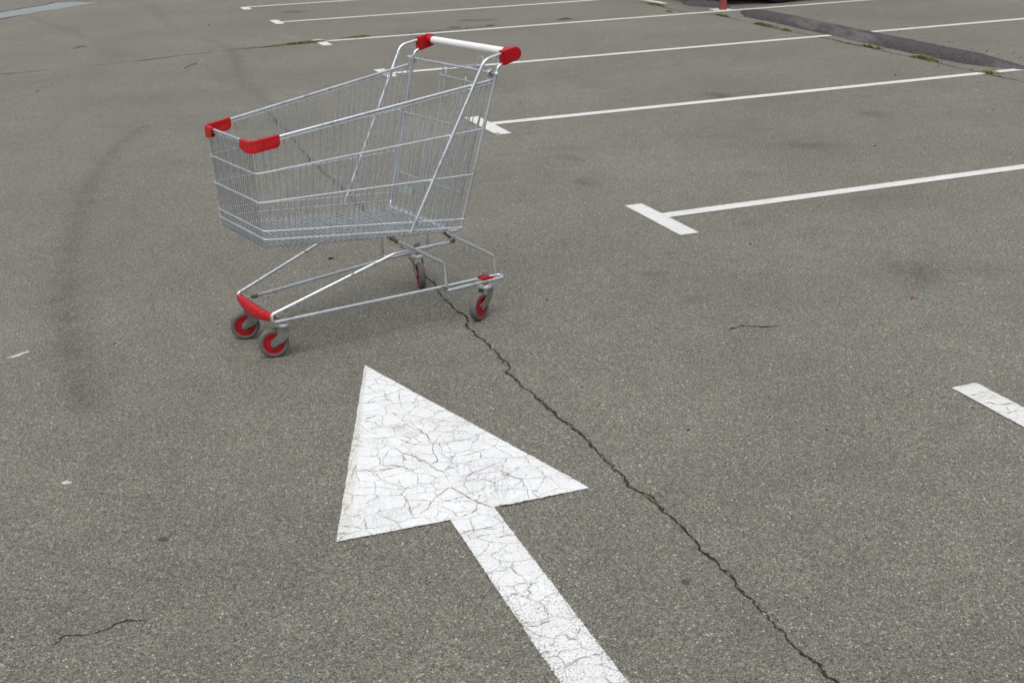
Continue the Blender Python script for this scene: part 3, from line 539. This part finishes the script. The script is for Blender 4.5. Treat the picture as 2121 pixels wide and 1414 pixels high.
# ---------------------------------------------------------------- asphalt humps (wheel stops)
def hump(name, path, label, width=.36, hgt=.062, seed=1):
    rg = random.Random(seed); n = len(path); V = []; F = []; m_ = 15
    P = []
    for a, b in zip(path[:-1], path[1:]):
        k = max(2, int(math.dist(a, b) / .06))
        P += [(a[0] + (b[0] - a[0]) * i / k, a[1] + (b[1] - a[1]) * i / k) for i in range(k)]
    P.append(path[-1]); n = len(P); off = [0.] * m_
    for i, (d, v) in enumerate(P):
        e = min(i, n - 1 - i) * .06
        EL = min(.62, n * .06 * .42); sx = max(min(1, e / EL) ** .7, .03); sh = min(1, e / EL) ** .7
        off = [o_ * .8 + rg.uniform(-1, 1) * .0016 for o_ in off]; ew = rg.uniform(-.008, .008)
        for j in range(m_):
            t = j / (m_ - 1) * 2 - 1
            z = hgt * sh * (1 - abs(t) ** 2.3) ** .75 + (off[j] if 0 < j < m_ - 1 else 0) - .003 * (abs(t) > .99)
            z += .010 * sh * math.exp(-((t + .1) / .2) ** 2) * -1 * (math.sin(i * .04) > .2)
            V.append(bay(d + t * (width / 2 * sx + (ew if abs(t) > .8 else 0)), v, max(z, -.003)))
    for i in range(n - 1):
        for j in range(m_ - 1): F.append((i * m_ + j, i * m_ + j + 1, (i + 1) * m_ + j + 1, (i + 1) * m_ + j))
    o = mesh_obj(name, V, F, M_TAR); tag(o, label, 'wheel stop', 'dark asphalt humps between the bays')
hump('asphalt_hump', [(4.84, 7.44), (4.70, 6.9), (4.66, 6.2), (4.55, 5.2), (4.44, 4.2), (4.38, 3.4), (4.35, 2.9), (4.40, 2.42)], 'long dark asphalt hump running right from the red post', .31, .070, 1)
hump('asphalt_hump', [(4.93, 7.82), (4.84, 8.05), (4.80, 8.4), (4.78, 8.75)], 'short end of a dark asphalt hump left of the red post', .40, .075, 2)
# ---------------------------------------------------------------- grass in the joints
def grass():
    V = []; F = []; rg = random.Random(9); mats = []
    for x, y, n, w_, h in GRASS:
        along = GD if True else GU
        for _ in range(int(n * 1.3)):
            t = rg.gauss(0, .42) * w_; u = rg.gauss(0, .011)
            if abs(t) > w_: continue
            # joint direction: along bay line for the left joint, across for the right one
            rel = Vector((x, y)) - GO
            dv = GU if rel.dot(GD) > 3.5 else Vector((math.cos(R(14)), math.sin(R(14))))
            if x > 0 and y < 3.2: dv = Vector((.7, -.7))
            pv = Vector((-dv.y, dv.x)); b = Vector((x, y)) + dv * t + pv * u * (h / .05)
            hh = h * .62 * rg.uniform(.35, 1.1) * math.exp(-(t / w_) ** 2 * 1.2); a = rg.uniform(0, 6.28); lean = rg.uniform(.2, 1.3) * hh
            bw = rg.uniform(.0012, .003) * (h / .04) ** .5
            side = Vector((math.cos(a + 1.57), math.sin(a + 1.57), 0)) * bw; dirv = Vector((math.cos(a), math.sin(a), 0)) * lean
            p0 = Vector((b.x, b.y, 0)); p1 = p0 + dirv * .4 + Vector((0, 0, hh * .65)); p2 = p0 + dirv + Vector((0, 0, hh * .85))
            k = len(V); V += [p0 - side, p0 + side, p1 + side * .8, p1 - side * .8, p2]; F += [(k, k + 1, k + 2, k + 3), (k + 3, k + 2, k + 4)]
            m_ = 0 if rg.random() < .72 else 1
            mats += [m_, m_]
    g = simple('grass_green', (.13, .155, .04), .7, 0, .3, .35, 12); y_ = simple('grass_straw', (.33, .29, .13), .8, 0, .2, .3, 12)
    o = mesh_obj('grass', V, F, g, None, False); o.data.materials.append(y_); o.data.polygons.foreach_set('material_index', mats)
    tag(o, 'low green and straw coloured grass growing in the asphalt joints', 'grass', kind='stuff')
grass()
# ---------------------------------------------------------------- grit, litter
def blob(mb, c, r, rg, flat=.6):
    bm = bmesh.new(); bmesh.ops.create_icosphere(bm, subdivisions=1, radius=1)
    sx, sy = rg.uniform(.7, 1.4), rg.uniform(.6, 1); a = rg.uniform(0, 6.28)
    V = []
    for v in bm.verts:
        q = v.co * rg.uniform(.75, 1.15); q = Vector((q.x * sx, q.y * sy, q.z * flat)) * r
        V.append(Vector((c[0] + q.x * math.cos(a) - q.y * math.sin(a), c[1] + q.x * math.sin(a) + q.y * math.cos(a), max(0, q.z + r * flat * .6))))
    F = [tuple(v.index for v in f.verts) for f in bm.faces]; bm.free(); mb.add(V, F)
mb = MB(); mbw = MB(); rg = random.Random(13)
for i, (x, y, r_) in enumerate(GRAVEL): blob(mbw if i % 9 == 4 else mb, (x, y), r_ * .62 * rg.uniform(.7, 1.3), rg)
for _ in range(140):     # sparse pale and dark crumbs over the lot
    x, y = rg.uniform(-6, 5.5), rg.uniform(2.2, 16)
    blob(mbw if rg.random() < .45 else mb, (x, y), rg.uniform(.0025, .006), rg)
M_GD = simple('dark_stone', (.03, .03, .032), .8, 0, .3, .3, 40); M_GL = simple('pale_stone', (.45, .44, .41), .8, 0, .3, .2, 40)
o = mb.build('gravel', M_GD, None, True); tag(o, 'loose dark crumbs of asphalt scattered over the ground', 'gravel', kind='stuff')
o = mbw.build('gravel', M_GL, None, True); tag(o, 'loose pale grit scattered over the ground', 'gravel', kind='stuff')
M_TWIG = simple('dry_twig', (.22, .13, .07), .8, 0, .2, .3, 60)
def twig(a, b, bend, label):
    a = Vector((*a, .006)); b = Vector((*b, .012)); m_ = (a + b) / 2 + Vector((0, bend, .01)); c = a.lerp(b, .8) + Vector((0, bend * .5, .005))
    mb = MB(); mb.tube([a, a.lerp(m_, .6), m_, c, b], [.004, .006, .005, .004, .002], 6); mb.tube([m_, m_ + Vector((.04, .035, .01))], [.003, .0015], 5)
    o = mb.build('twig', M_TWIG); tag(o, label, 'twig', 'dry twigs on the asphalt')
twig(TW1a, TW1b, .05, 'thin curved dry twig lying at the upper left, above the long joint')
twig(TW2a, TW2b, -.02, 'thicker dry twig lying just below the long joint, up and left of the trolley')
def leaf(loc, size, ang, col, label, name='dead_leaf', cat='leaf'):
    V = []; n = 10
    for i in range(n + 1):
        t = i / n; w_ = math.sin(math.pi * t) ** .8 * size * .32
        for k, q in enumerate((-1, 0, 1)): V.append((t * size - size / 2, q * w_, .002 + abs(q) * .12 * w_))
    F = [(i * 3 + k, i * 3 + k + 1, i * 3 + k + 4, i * 3 + k + 3) for i in range(n) for k in (0, 1)]
    o = mesh_obj(name, V, F, simple(name, col, .8, 0, .2, .2, 80), None, True, (*loc, 0.001), ang); tag(o, label, cat)
leaf(LEAF1, .030, .1, (.03, .025, .02), 'small dark curled leaf under the middle of the trolley basket')
leaf(LEAF2, .04, .2, (.03, .027, .022), 'dark leaf lying at the T end seen through the rear of the trolley')
leaf(RED, .019, .05, (.45, .02, .03), 'tiny scrap of red plastic on bare asphalt at the far right', 'litter_scrap', 'litter')
def splat(name, loc, r_, col, label, cat, sy=1.0, ang=0, seed=2, z=.0016):
    rg = random.Random(seed); n = 26; V = [(0, 0, 0)]
    for i in range(n):
        a = i / n * 2 * math.pi; q = r_ * (1 + .18 * math.sin(a * 2 + seed) + rg.uniform(-.12, .12)); V.append((q * math.cos(a), q * sy * math.sin(a), 0))
    o = mesh_obj(name, V, [(0, i + 1, (i + 1) % n + 1) for i in range(n)], simple(name, col, .9, 0, .2, .25, 90), None, False, (*loc, z), ang); tag(o, label, cat)
splat('gum_spot', GUM1, .010, (.075, .07, .07), 'round dark gum spot on the asphalt left of the arrow', 'gum spot', 1.2, 0, 2)
splat('gum_spot', GUM2, .009, (.07, .07, .07), 'round dark gum spot right of the arrow shaft, left of the long crack', 'gum spot', 1.2, 0, 3)
M_SC = paint_material('faint_paint', .2, .8, (.50, .50, .49))
def scuff(c, L, W_, ang, label, sd):
    rg = random.Random(sd); pts = []
    for k in range(16):
        a = k / 16 * 6.283; q = rg.uniform(.5, 1.1); x, y = math.cos(a) * L * q, math.sin(a) * W_ * q
        pts.append((c[0] + x * math.cos(ang) - y * math.sin(ang), c[1] + x * math.sin(ang) + y * math.cos(ang)))
    o = marking('paint_scuff', [pts], c, ang, (.004, .003), M_SC, .002, wear=lambda x, y: np.full(len(x), .5)); tag(o, label, 'paint scuff')
scuff(SCUFF1, .055, .017, .9, 'pale diagonal paint scuff near the left edge, level with the front wheels', 1)
scuff(SCUFF2, .014, .014, 0, 'small pale paint fleck at the lower left, on dark asphalt', 2)
# ---------------------------------------------------------------- rusty red post
pt = empty('steel_post', (POST[0], POST[1], 0), GA * .2)
tag(pt, 'square red rusty steel post standing at the end of the asphalt hump', 'post')
s = N('rusty_red_paint'); Oc = s.obj(); sep = s.n('ShaderNodeSeparateXYZ'); s.l(Oc, sep.inputs[0])
low = s.mr(sep.outputs[2], .0, .12, .95, .25); rn = s.mr(s.noise(28, 5, .7, Oc), .35, .62, 0, 1)
M_POST = s.done(s.bsdf(s.mix(s.math('MULTIPLY', low, rn), (.30, .045, .05), (.17, .075, .035)), .6, 0, .4, s.noise(60, 4, .6, Oc), .001, .6))
MB().box((0, 0, .56), (.073, .073, 1.12)).build('post_shaft', M_POST, pt, True, .005)
MB().box((0, 0, 1.127), (.081, .081, .014)).build('post_cap', M_POST, pt, True, .004)
# ---------------------------------------------------------------- parked dark car, nose over the hump (only its underside shows at the top edge)
def build_car():
    root = empty('parked_car', bay(6.9, 8.72), GA)          # local +x runs away from the lane; nose at x = -2.1
    tag(root, 'dark parked car behind the red post, only its tyre and underside in view', 'car')
    paint = simple('dark_car_paint', (.012, .014, .020), .25, .2, .6); glass = simple('car_glass', (.01, .012, .012), .08, 0, .8)
    rub = simple('black_rubber', (.018, .018, .018), .75, 0, .3, .2, 40); blk = simple('black_trim', (.012, .012, .012), .6)
    rimm = simple('alloy', (.45, .46, .47), .35, .8); lamp = simple('lamp_glass', (.6, .62, .64), .1, 0, .8); redl = simple('tail_lamp_glass', (.35, .01, .01), .15)
    W = .86
    st = [(-2.12, .34, .62, .62), (-2.05, .24, .70, .74), (-1.85, .21, .78, .82), (-1.2, .20, .88, .86), (-.75, .20, .93, .87), (-.3, .20, .94, .87), (.6, .20, .95, .87), (1.2, .20, .96, .87), (1.7, .22, .98, .85), (2.05, .28, .95, .80), (2.15, .38, .85, .70)]
    V = []; F = []; m_ = 12
    for x, zb, zt, wd in st:
        prof = [(0, zb), (.75, zb), (.96, zb + .06), (1.0, zb + .2), (1.0, (zb + zt) / 2 + .1), (.97, zt - .08), (.88, zt), (0, zt + .02)]
        full = [(wd * a, z) for a, z in prof] + [(-wd * a, z) for a, z in prof[::-1][1:-1]]
        m_ = len(full); V += [(x, y, z) for y, z in full]
    for i in range(len(st) - 1):
        for j in range(m_): F.append((i * m_ + j, i * m_ + (j + 1) % m_, (i + 1) * m_ + (j + 1) % m_, (i + 1) * m_ + j))
    F += [tuple(range(m_)), tuple(range(len(V) - 1, len(V) - 1 - m_, -1))]
    mb = MB(); mb.add(V, F); body = mb.build('car_body', paint, root)
    cab = [(-.95, .92, .72), (-.25, 1.36, .60), (.35, 1.44, .60), (1.1, 1.40, .59), (1.85, .97, .70)]
    mb = MB(); V = []
    for x, zt, wd in cab: V += [(x, -.78, .90), (x, -wd, zt), (x, wd, zt), (x, .78, .90)]
    F = [(i * 4 + j, i * 4 + j + 1, i * 4 + j + 5, i * 4 + j + 4) for i in range(4) for j in range(3)]
    mb.add(V, F); mb.build('glasshouse', glass, root)
    mb = MB(); V = []
    for x, zt, wd in cab[1:4]: V += [(x, -wd - .02, zt - .02), (x, -wd * .6, zt + .025), (x, wd * .6, zt + .025), (x, wd + .02, zt - .02)]
    mb.add(V, [(i * 4 + j, i * 4 + j + 1, i * 4 + j + 5, i * 4 + j + 4) for i in range(2) for j in range(3)]); mb.build('roof', paint, root)
    for x in (-1.26, 1.30):
        for sy in (-1, 1):
            mb = MB(); mb.lathe([(.20, -.10), (.29, -.105), (.313, -.09), (.318, 0), (.313, .09), (.29, .105), (.20, .10)], (x, sy * .76, .316), (0, 1, 0), 40)
            wh = mb.build('wheel', rub, root)
            mb = MB(); mb.lathe([(.0, .085), (.05, .085), (.06, .06), (.19, .07), (.205, .1), (.205, -.1)], (x, sy * .76, .316), (0, sy, 0), 24)
            mb.build('rim', rimm, wh)
    MB().box((-2.06, 0, .235), (.16, 1.30, .10)).build('bumper', blk, root, True, .02)
    for sy in (-1, 1):
        MB().box((-2.06, sy * .56, .62), (.14, .30, .12)).build('headlight', lamp, root, True, .03)
        MB().box((2.10, sy * .58, .78), (.10, .26, .14)).build('taillight', redl, root, True, .03)
        MB().box((-.55, sy * .95, .98), (.10, .18, .12)).build('door_mirror', paint, root, True, .03)
        for x in (0.1, .95): MB().box((x, sy * .872, .80), (.16, .02, .025)).build('door_handle', paint, root, True, .006)
        MB().box((0, sy * .80, .19), (2.0, .08, .08)).build('sill', blk, root, True, .01)
build_car()
# ---------------------------------------------------------------- the shopping trolley (local x forward, +y the side facing the camera)
cart = empty('shopping_trolley', CART_O, CART_A)
tag(cart, 'empty wire shopping trolley with white handle and red plastic ends, standing beside the arrow', 'shopping trolley')
def lerp(a, b, t): return a + (b - a) * t
TOP_R, TOP_F = Vector((-.037, .272, .848)), Vector((.812, .188, .741))
BOT_R, BOT_F = Vector((.122, .221, .334)), Vector((.798, .177, .403))
def my(v, s_): return Vector((v.x, v.y * s_, v.z))
# rim tube and the wire welded beneath it
mb = MB(); path = [TOP_R, TOP_F, my(TOP_F, -1), my(TOP_R, -1)]
mb.tube(path, .0052, 10, .022); mb.build('basket_rim', M_TUBE, cart)
dn = Vector((0, 0, -.0095)); mb = MB(); mb.tube([p + dn for p in path], .0024, 8, .022); mb.build('rim_wire', M_RING, cart)
# side and floor wires: each one goes down one side, across the floor and up the other
mb = MB(); NS = 35
for i in range(NS):
    t = (i + .6) / NS; a = TOP_R.lerp(TOP_F, t) + dn; b = BOT_R.lerp(BOT_F, t)
    a.y -= .003; wob = rnd.uniform(-.0012, .0012); a.x += wob; b.x += rnd.uniform(-.0012, .0012)
    mb.tube([my(a, 1), my(b, 1), my(b, -1), my(a, -1)], .0019, 6, .012)
mb.build('side_wires', M_WIRE, cart)
mb = MB(); NF = 19
for i in range(NF):
    q = (i + .5) / NF * 2 - 1
    a = Vector((TOP_F.x - .003, q * (TOP_F.y - .006), TOP_F.z - .013)); b = Vector((BOT_F.x + .004, q * (BOT_F.y - .004), BOT_F.z + .002))
    c = Vector((BOT_R.x - .005, q * (BOT_R.y - .008), BOT_R.z + .002)); dz = Vector((0, 0, -.0052))
    a.y += rnd.uniform(-.001, .001)
    mb.tube([a, b + dz, c + dz], .0019, 6, .012)
mb.build('front_wires', M_WIRE_SHADE, cart)
mb = MB()
for t in (.12, .5, .86):
    b = BOT_R.lerp(BOT_F, t); b.z -= .005; mb.tube([my(b, 1), my(b, -1)], .003, 6)
mb.build('basket_floor', M_WIRE, cart)
RINGS = [((.003, .266, .688), (.811, .192, .646)), ((.044, .259, .535), (.810, .193, .554)), ((.089, .253, .382), (.805, .195, .461)), ((.097, .251, .353), (.804, .195, .433))]
for a, b in RINGS:
    a, b = Vector(a), Vector(b); mb = MB(); mb.tube([a, b, my(b, -1), my(a, -1)], .0027, 8, .016); mb.build('ring_wire', M_RING, cart)
# side frames: front slanting tube and rear post, one each side
for s_ in (1, -1):
    fr = MB(); 
    fr.tube([my(Vector(p), s_) for p in ((-.118, .272, .940), (-.004, .280, .918), (.300, .245, .372))], .0062, 10, .045)
    fr.build('side_tube', M_TUBE, cart)
for_ = [(-.125, .272, .908), (-.060, .276, .893), (.103, .246, .345), (.122, .222, .338)]
mb = MB(); L_ = [Vector(p) for p in for_]; mb.tube(L_ + [my(p, -1) for p in L_[::-1]], .0060, 10, [.030, .022, .02, .02, .022, .030]); mb.build('rear_frame', M_TUBE, cart)
# handle
HX, HZ = -.121, .930
mb = MB(); mb.lathe([(.0, -.245), (.0135, -.245), (.0138, -.24), (.0138, .24), (.0135, .245), (.0, .245)], (HX, 0, HZ), (0, 1, 0), 24)
hb = mb.build('handle_bar', M_WHITE, cart)
for s_ in (1, -1):
    y0 = .262
    def pp(x, z, y=y0): return Vector((x, y * s_, z))
    poly = [(-.070, .941), (-.073, .922), (-.076, .893)]
    for k in range(9):
        a = R(-105 - k * 21); poly.append((-.127 + .0225 * math.cos(a), .9275 + .0225 * math.sin(a)))
    mb = MB(); mb.prism([pp(x, z) for x, z in poly], (0, .030 * s_, 0))
    bk = mb.build('handle_bracket', M_RED, cart, True, .0035)
    mb = MB(); mb.lathe([(.0145, .262), (.0170, .262), (.0175, .245), (.0170, .236), (.0142, .236)], (HX, 0, HZ), (0, s_, 0), 24); mb.build('collar', M_RED, bk)
    mb = MB(); mb.lathe([(0, .003), (.0035, .003), (.0035, -.001)], (-.094, (y0 - .0012) * s_, .917), (0, -s_, 0), 12); mb.build('screw', M_DARK, bk)
# pivot rod, its end eyes and the bag hook
mb = MB(); mb.tube([(-.043, .292, .870), (-.043, -.292, .870)], .0050, 10); rod = mb.build('pivot_rod', M_TUBE, cart)
for s_ in (1, -1):
    mb = MB(); mb.lathe([(.0078, .003), (.0078, -.006), (.0055, -.008), (.0048, -.008)], (-.043, .292 * s_, .870), (0, s_, 0), 12)
    mb.lathe([(.0, .006), (.0055, .006), (.0078, .003)], (-.043, .292 * s_, .870), (0, s_, 0), 12); mb.build('rod_cap', M_CAP, rod)
mb = MB()
mb.tube([(-.030, .002, .862), (-.047, .003, .8635), (-.142, .012, .861), (-.153, .013, .868), (-.160, .013, .886), (-.164, .019, .888), (-.167, .026, .884), (-.160, .028, .866), (-.150, .028, .859), (-.06, .030, .858), (-.034, .030, .857)], .0028, 8, .006)
mb.build('bag_hook', M_WIRE, cart)
# rear flap hanging from the rod
def gp(y, z): 
    return Vector((-.040 + (.870 - z) * .285, y, z))
flap = None
for s_ in (1, -1):
    mb = MB(); a = [gp(.258 * s_, .845) + Vector((.006, 0, 0)), gp(.262 * s_, .868) + Vector((.010, 0, .006)), gp(.262 * s_, .880) + Vector((-.002, 0, .002)), gp(.262 * s_, .868) + Vector((-.012, 0, 0)), gp(.262 * s_, .850) + Vector((-.010, 0, 0))]
    mb.tube([gp(.208 * s_, .342), gp(.240 * s_, .64)] + a, .0036, 8, .006)
    if s_ == 1: mb1 = mb
    else: mb2 = mb
    mb = MB(); mb.lathe([(.006, -.0035), (.0145, -.0035), (.0145, .0035), (.006, .0035), (.006, -.0035)], (-.043, .253 * s_, .870), (0, 1, 0), 18); mb.build('rod_washer', M_CAP, rod)
mbf = MB()
mb = MB(); rg = random.Random(8)
for z, y in ((.679, .246), (.467, .214), (.343, .205)): mbf.tube([gp(y, z) + Vector((.003, 0, 0)), gp(-y, z) + Vector((.003, 0, 0))], .0029, 8)
NG = 19
flap = mbf.build('rear_flap', M_WIRE, cart)
for q_ in (mb1, mb2): q_.build('flap_side', M_WIRE, flap)
for i in range(NG):
    q = (i + .5) / NG * 2 - 1; zt = .682
    mb.tube([gp(q * .200, .338), gp(q * .238 + rg.uniform(-.001, .001), zt)], .0016, 6)
mb.build('flap_wires', M_WIRE, flap)
mb = MB()
for y0, y1, zt in ((-.034, -.006, .862), (.104, .130, .842)):
    y0b, y1b = y0 * .8 - .004, y1 * .8 - .004
    mb.tube([gp(y0b, .345) + Vector((.006, 0, 0)), gp(y0, zt - .02) + Vector((.006, 0, 0)), gp(y0 + .004, zt) + Vector((.006, 0, 0)), gp(y1 - .004, zt) + Vector((.006, 0, 0)), gp(y1, zt - .02) + Vector((.006, 0, 0)), gp(y1b, .345) + Vector((.006, 0, 0))], .0022, 8, .010)
mb.tube([gp(-.047, .835) + Vector((.009, 0, 0)), gp(.218, .830) + Vector((.009, 0, 0))], .0030, 8)
mb.tube([gp(.200, .83) + Vector((.006, 0, 0)), gp(.168, .345) + Vector((.006, 0, 0))], .0030, 8)
mb.tube([gp(-.052, .70) + Vector((.007, 0, 0)), gp(-.047, .345) + Vector((.007, 0, 0))], .0024, 8)
mb.build('folded_seat_frame', M_WIRE, cart)
MB().prism([gp(-.183, .425) + Vector((.006, 0, 0)), gp(-.079, .429) + Vector((.006, 0, 0)), gp(-.079, .400) + Vector((.006, 0, 0)), gp(-.176, .398) + Vector((.006, 0, 0))], (.004, 0, .001)).build('label_plate', M_PLATE, flap, True, .0012)
# red corner guards
def guard(s_):
    path = [Vector((.722, .1975 * s_, .7525)), Vector((.814, .1885 * s_, .741)), Vector((.816, (.118) * s_, .741))]
    P = fil(path, .020, 8); n = len(P); V = []; F = []
    tot = [0]
    for a, b in zip(P[:-1], P[1:]): tot.append(tot[-1] + (b - a).length)
    # resample for rounded ends
    prof = [(-.0072, -.031), (-.0078, -.018), (-.0068, -.015), (-.0069, -.002), (-.0058, .0056), (-.002, .0080), (.002, .0080), (.0058, .0056), (.0069, -.002), (.0068, -.015), (.0078, -.018), (.0072, -.031), (.0052, -.031), (.0050, -.002), (-.0050, -.002), (-.0052, -.031)]
    m_ = len(prof); kk = []
    for i in range(n):
        t = (P[min(n - 1, i + 1)] - P[max(0, i - 1)]).normalized(); nn = Vector((t.y, -t.x, 0)).normalized()
        kk.append((P[i], nn))
    out = []; S = []
    import bisect
    Ns = 34
    for i in range(Ns + 1):
        d = tot[-1] * i / Ns; j = min(n - 2, max(0, bisect.bisect(tot, d) - 1)); q = (d - tot[j]) / (tot[j + 1] - tot[j] + 1e-9)
        c = kk[j][0].lerp(kk[j + 1][0], q); nn = kk[j][1].lerp(kk[j + 1][1], q).normalized()
        e = d
        round_ = 1.0
        if e < .016: round_ = .62 + .38 * math.sqrt(max(0, 1 - (1 - e / .016) ** 2))
        if tot[-1] - d < .034: round_ = 1 - .30 * (1 - (tot[-1] - d) / .034)
        for a, b in prof:
            bb = b * round_ if b < -.01 else b
            V.append(c + nn * a + Vector((0, 0, bb)))
    for i in range(Ns):
        for j in range(m_): F.append((i * m_ + j, i * m_ + (j + 1) % m_, (i + 1) * m_ + (j + 1) % m_, (i + 1) * m_ + j))
    F += [tuple(range(m_)), tuple(range(len(V) - 1, len(V) - 1 - m_, -1))]
    mb = MB(); mb.add(V, F); return mb.build('corner_guard', M_REDW, cart)
for s_ in (1, -1): guard(s_)
# undercarriage: one bent tube each side from the rear rail round the nose and back up under the basket
for s_ in (1, -1):
    P = [(-.048, .229, .141), (.165, .213, .140), (.790, .144, .1335), (.790, .142, .1600), (.342, .199, .2955), (.108, .212, .297)]
    mb = MB(); mb.tube([my(Vector(p), s_) for p in P], .0062, 10, [.05, .014, .014, .05]); mb.build('base_tube', M_TUBE, cart)
    mb = MB(); mb.tube([my(Vector(p), s_) for p in ((.172, .2500, .1355), (-.062, .2595, .1385), (-.066, .231, .1405), (-.030, .2285, .141))], .0060, 10, .012); mb.build('rear_rail', M_TUBE, cart)
    mb = MB(); mb.tube([my(Vector(p), s_) for p in ((.163, .232, .1345), (.163, .226, .229), (.352, .198, .352))], .0066, 10, .028); mb.build('strut', M_TUBE, cart)
    mb = MB(); mb.tube([my(Vector(p), s_) for p in ((-.044, .2345, .139), (-.044, .2305, .215), (.150, .214, .338))], .0066, 10, .028); mb.build('strut', M_TUBE, cart)
# blackened, rusty welds where the struts meet the basket and the rear rail
M_RUST = simple('rusty_weld', (.15, .115, .09), .85, .1, .2, .35, 90, (.20, .10, .05), .5)
for s_ in (1, -1):
    for a, b, r0 in (((.330, .2015, .3370), (.356, .1975, .3545), .0072), ((.128, .2170, .3160), (.152, .2138, .3395), .0072), ((.163, .2315, .1300), (.163, .2310, .1450), .0074), ((.128, .2115, .2970), (.108, .2125, .2975), .0065), ((.744, .1475, .1340), (.716, .1505, .1345), .0068)):
        mb = MB(); A_, B_ = my(Vector(a), s_), my(Vector(b), s_); n6 = [A_.lerp(B_, k / 5) for k in range(6)]
        mb.tube(n6, [r0 * rnd.uniform(.94, 1.08) for _ in n6], 9); mb.build('weld', M_RUST, cart)
# red nose bar
V = []; F = []; NB = 20; mm = 16
for i in range(NB + 1):
    q = i / NB * 2 - 1; y = q * .139; bulge = (1 - q * q)
    cx = .786 + .012 * bulge; hz = .0115 + .0075 * bulge; cz = .1475 - .005 * bulge; dx = .0105 + .0015 * bulge
    for j in range(mm):
        a = 2 * math.pi * j / mm; ca, sa = math.cos(a), math.sin(a)
        V.append(Vector((cx + dx * math.copysign(abs(ca) ** .65, ca) - .004 * sa * bulge, y, cz + hz * math.copysign(abs(sa) ** .65, sa))))
for i in range(NB):
    for j in range(mm): F.append((i * mm + j, i * mm + (j + 1) % mm, (i + 1) * mm + (j + 1) % mm, (i + 1) * mm + j))
F += [tuple(range(mm)), tuple(range(len(V) - 1, len(V) - 1 - mm, -1))]
mb = MB(); mb.add(V, F); mb.build('nose_bar', M_REDW, cart)
# cross tube behind the nose bar
mb = MB(); mb.tube([(.755, .143, .134), (.755, -.143, .134)], .008, 8); mb.build('cross_tube', M_FORK, cart)
# casters
Cinv = Matrix.Rotation(-CART_A, 3, 'Z')
WR = .0508
def caster(stem, wheel, dworld, top, bolt):
    d = (Cinv @ Vector((*dworld, 0))).normalized(); n_ = Vector((-d.y, d.x, 0)); up = Vector((0, 0, 1))
    wc = Vector((*wheel, WR)); st_ = Vector((*stem, 0)); trail = (wc - st_).dot(d); st_ = Vector((wc.x, wc.y, 0)) - d * trail
    hz = .1065
    mb = MB(); 
    mb.lathe([(0, .0205), (.009, .0205), (.012, .019), (.0225, .014), (.0252, .010), (.0250, .003), (.020, 0), (0, 0)], st_ + up * hz, up, 24)
    mb.lathe([(.008, top - hz), (.008, 0.018)], st_ + up * hz, up, 14)
    root = mb.build('caster', M_CAP, cart)
    mb = MB()
    pf = [(-.021, .1085), (.020, .1085), (.0225, .096), (.0215, .082), (trail + .006, .066), (trail + .0105, .056)]
    for k in range(6):
        a = R(15 - k * 35); pf.append((trail + .0115 * math.cos(a), WR + .0115 * math.sin(a)))
    pf += [(.004, .052), (-.010, .067), (-.0195, .088)]
    for sg in (1, -1):
        mb.prism([st_ + d * x + up * z + n_ * sg * .0165 for x, z in pf], n_ * sg * .0024)
    mb.prism([st_ + d * x + n_ * y + up * .1065 for x, y in ((-.021, -.0185), (.02, -.0185), (.02, .0185), (-.021, .0185))], up * .0028)
    mb.build('fork', M_FORK, root, True, .0006)
    mb = MB(); hw_ = .0125
    mb.lathe([(.037, -hw_ + .001), (.0395, -hw_), (.046, -hw_), (.0492, -hw_ + .0028), (WR, -hw_ + .007), (WR + .0001, 0), (WR, hw_ - .007), (.0492, hw_ - .0028), (.046, hw_), (.0395, hw_), (.037, hw_ - .001)], wc, n_, 48)
    mb.build('tyre', M_TYRE, root)
    mb = MB()
    for sg in (1, -1):
        mb.lathe([(.0385, .0), (.0380, hw_ - .0012), (.0300, hw_ - .0012), (.0292, hw_ - .0045), (.0280, hw_ - .0045), (.0270, hw_ - .0018), (.014, hw_ - .0028), (.012, hw_ + .001), (.006, hw_ + .001), (0, hw_ + .001)], wc, n_ * sg, 40)
    mb.build('hub', M_HUB, root)
    mb = MB(); 
    mb.lathe([(0, -.0206), (.003, -.0206), (.0052, -.0200), (.0052, .0200), (.003, .0206), (0, .0206)], wc, n_, 12)
    mb.build('axle_bolt', M_FORK, root)
    if bolt:
        mb = MB(); mb.lathe([(.0105, -.006), (.0105, .0085), (.0086, .0110), (0, .0110)], st_ + up * bolt, up, 6); mb.build('stem_nut', M_FORK, root)
    return st_
caster((.746, .122), (.780, .112), (-.977, -.21), .132, 0)
caster((.756, -.098), (.788, -.112), (-.977, -.21), .132, 0)
s1 = caster((.000, .240), (.047, .259), (-.50, -.866), .156, .158)
s2 = caster((.000, -.240), (.022, -.192), (.22, -.975), .156, .158)
for s_, st_ in ((1, s1), (-1, s2)):
    mb = MB(); c = Vector((st_.x + .002, .2415 * s_, .1475))
    mb.box(c, (.040, .026, .004)); mb.box(c + Vector((0, .0155, .0005)), (.046, .006, .009)); mb.box(c + Vector((.0, -.0155, .0005)), (.046, .006, .009)); 
    mb.build('caster_clip', M_RED, cart, True, .0012)
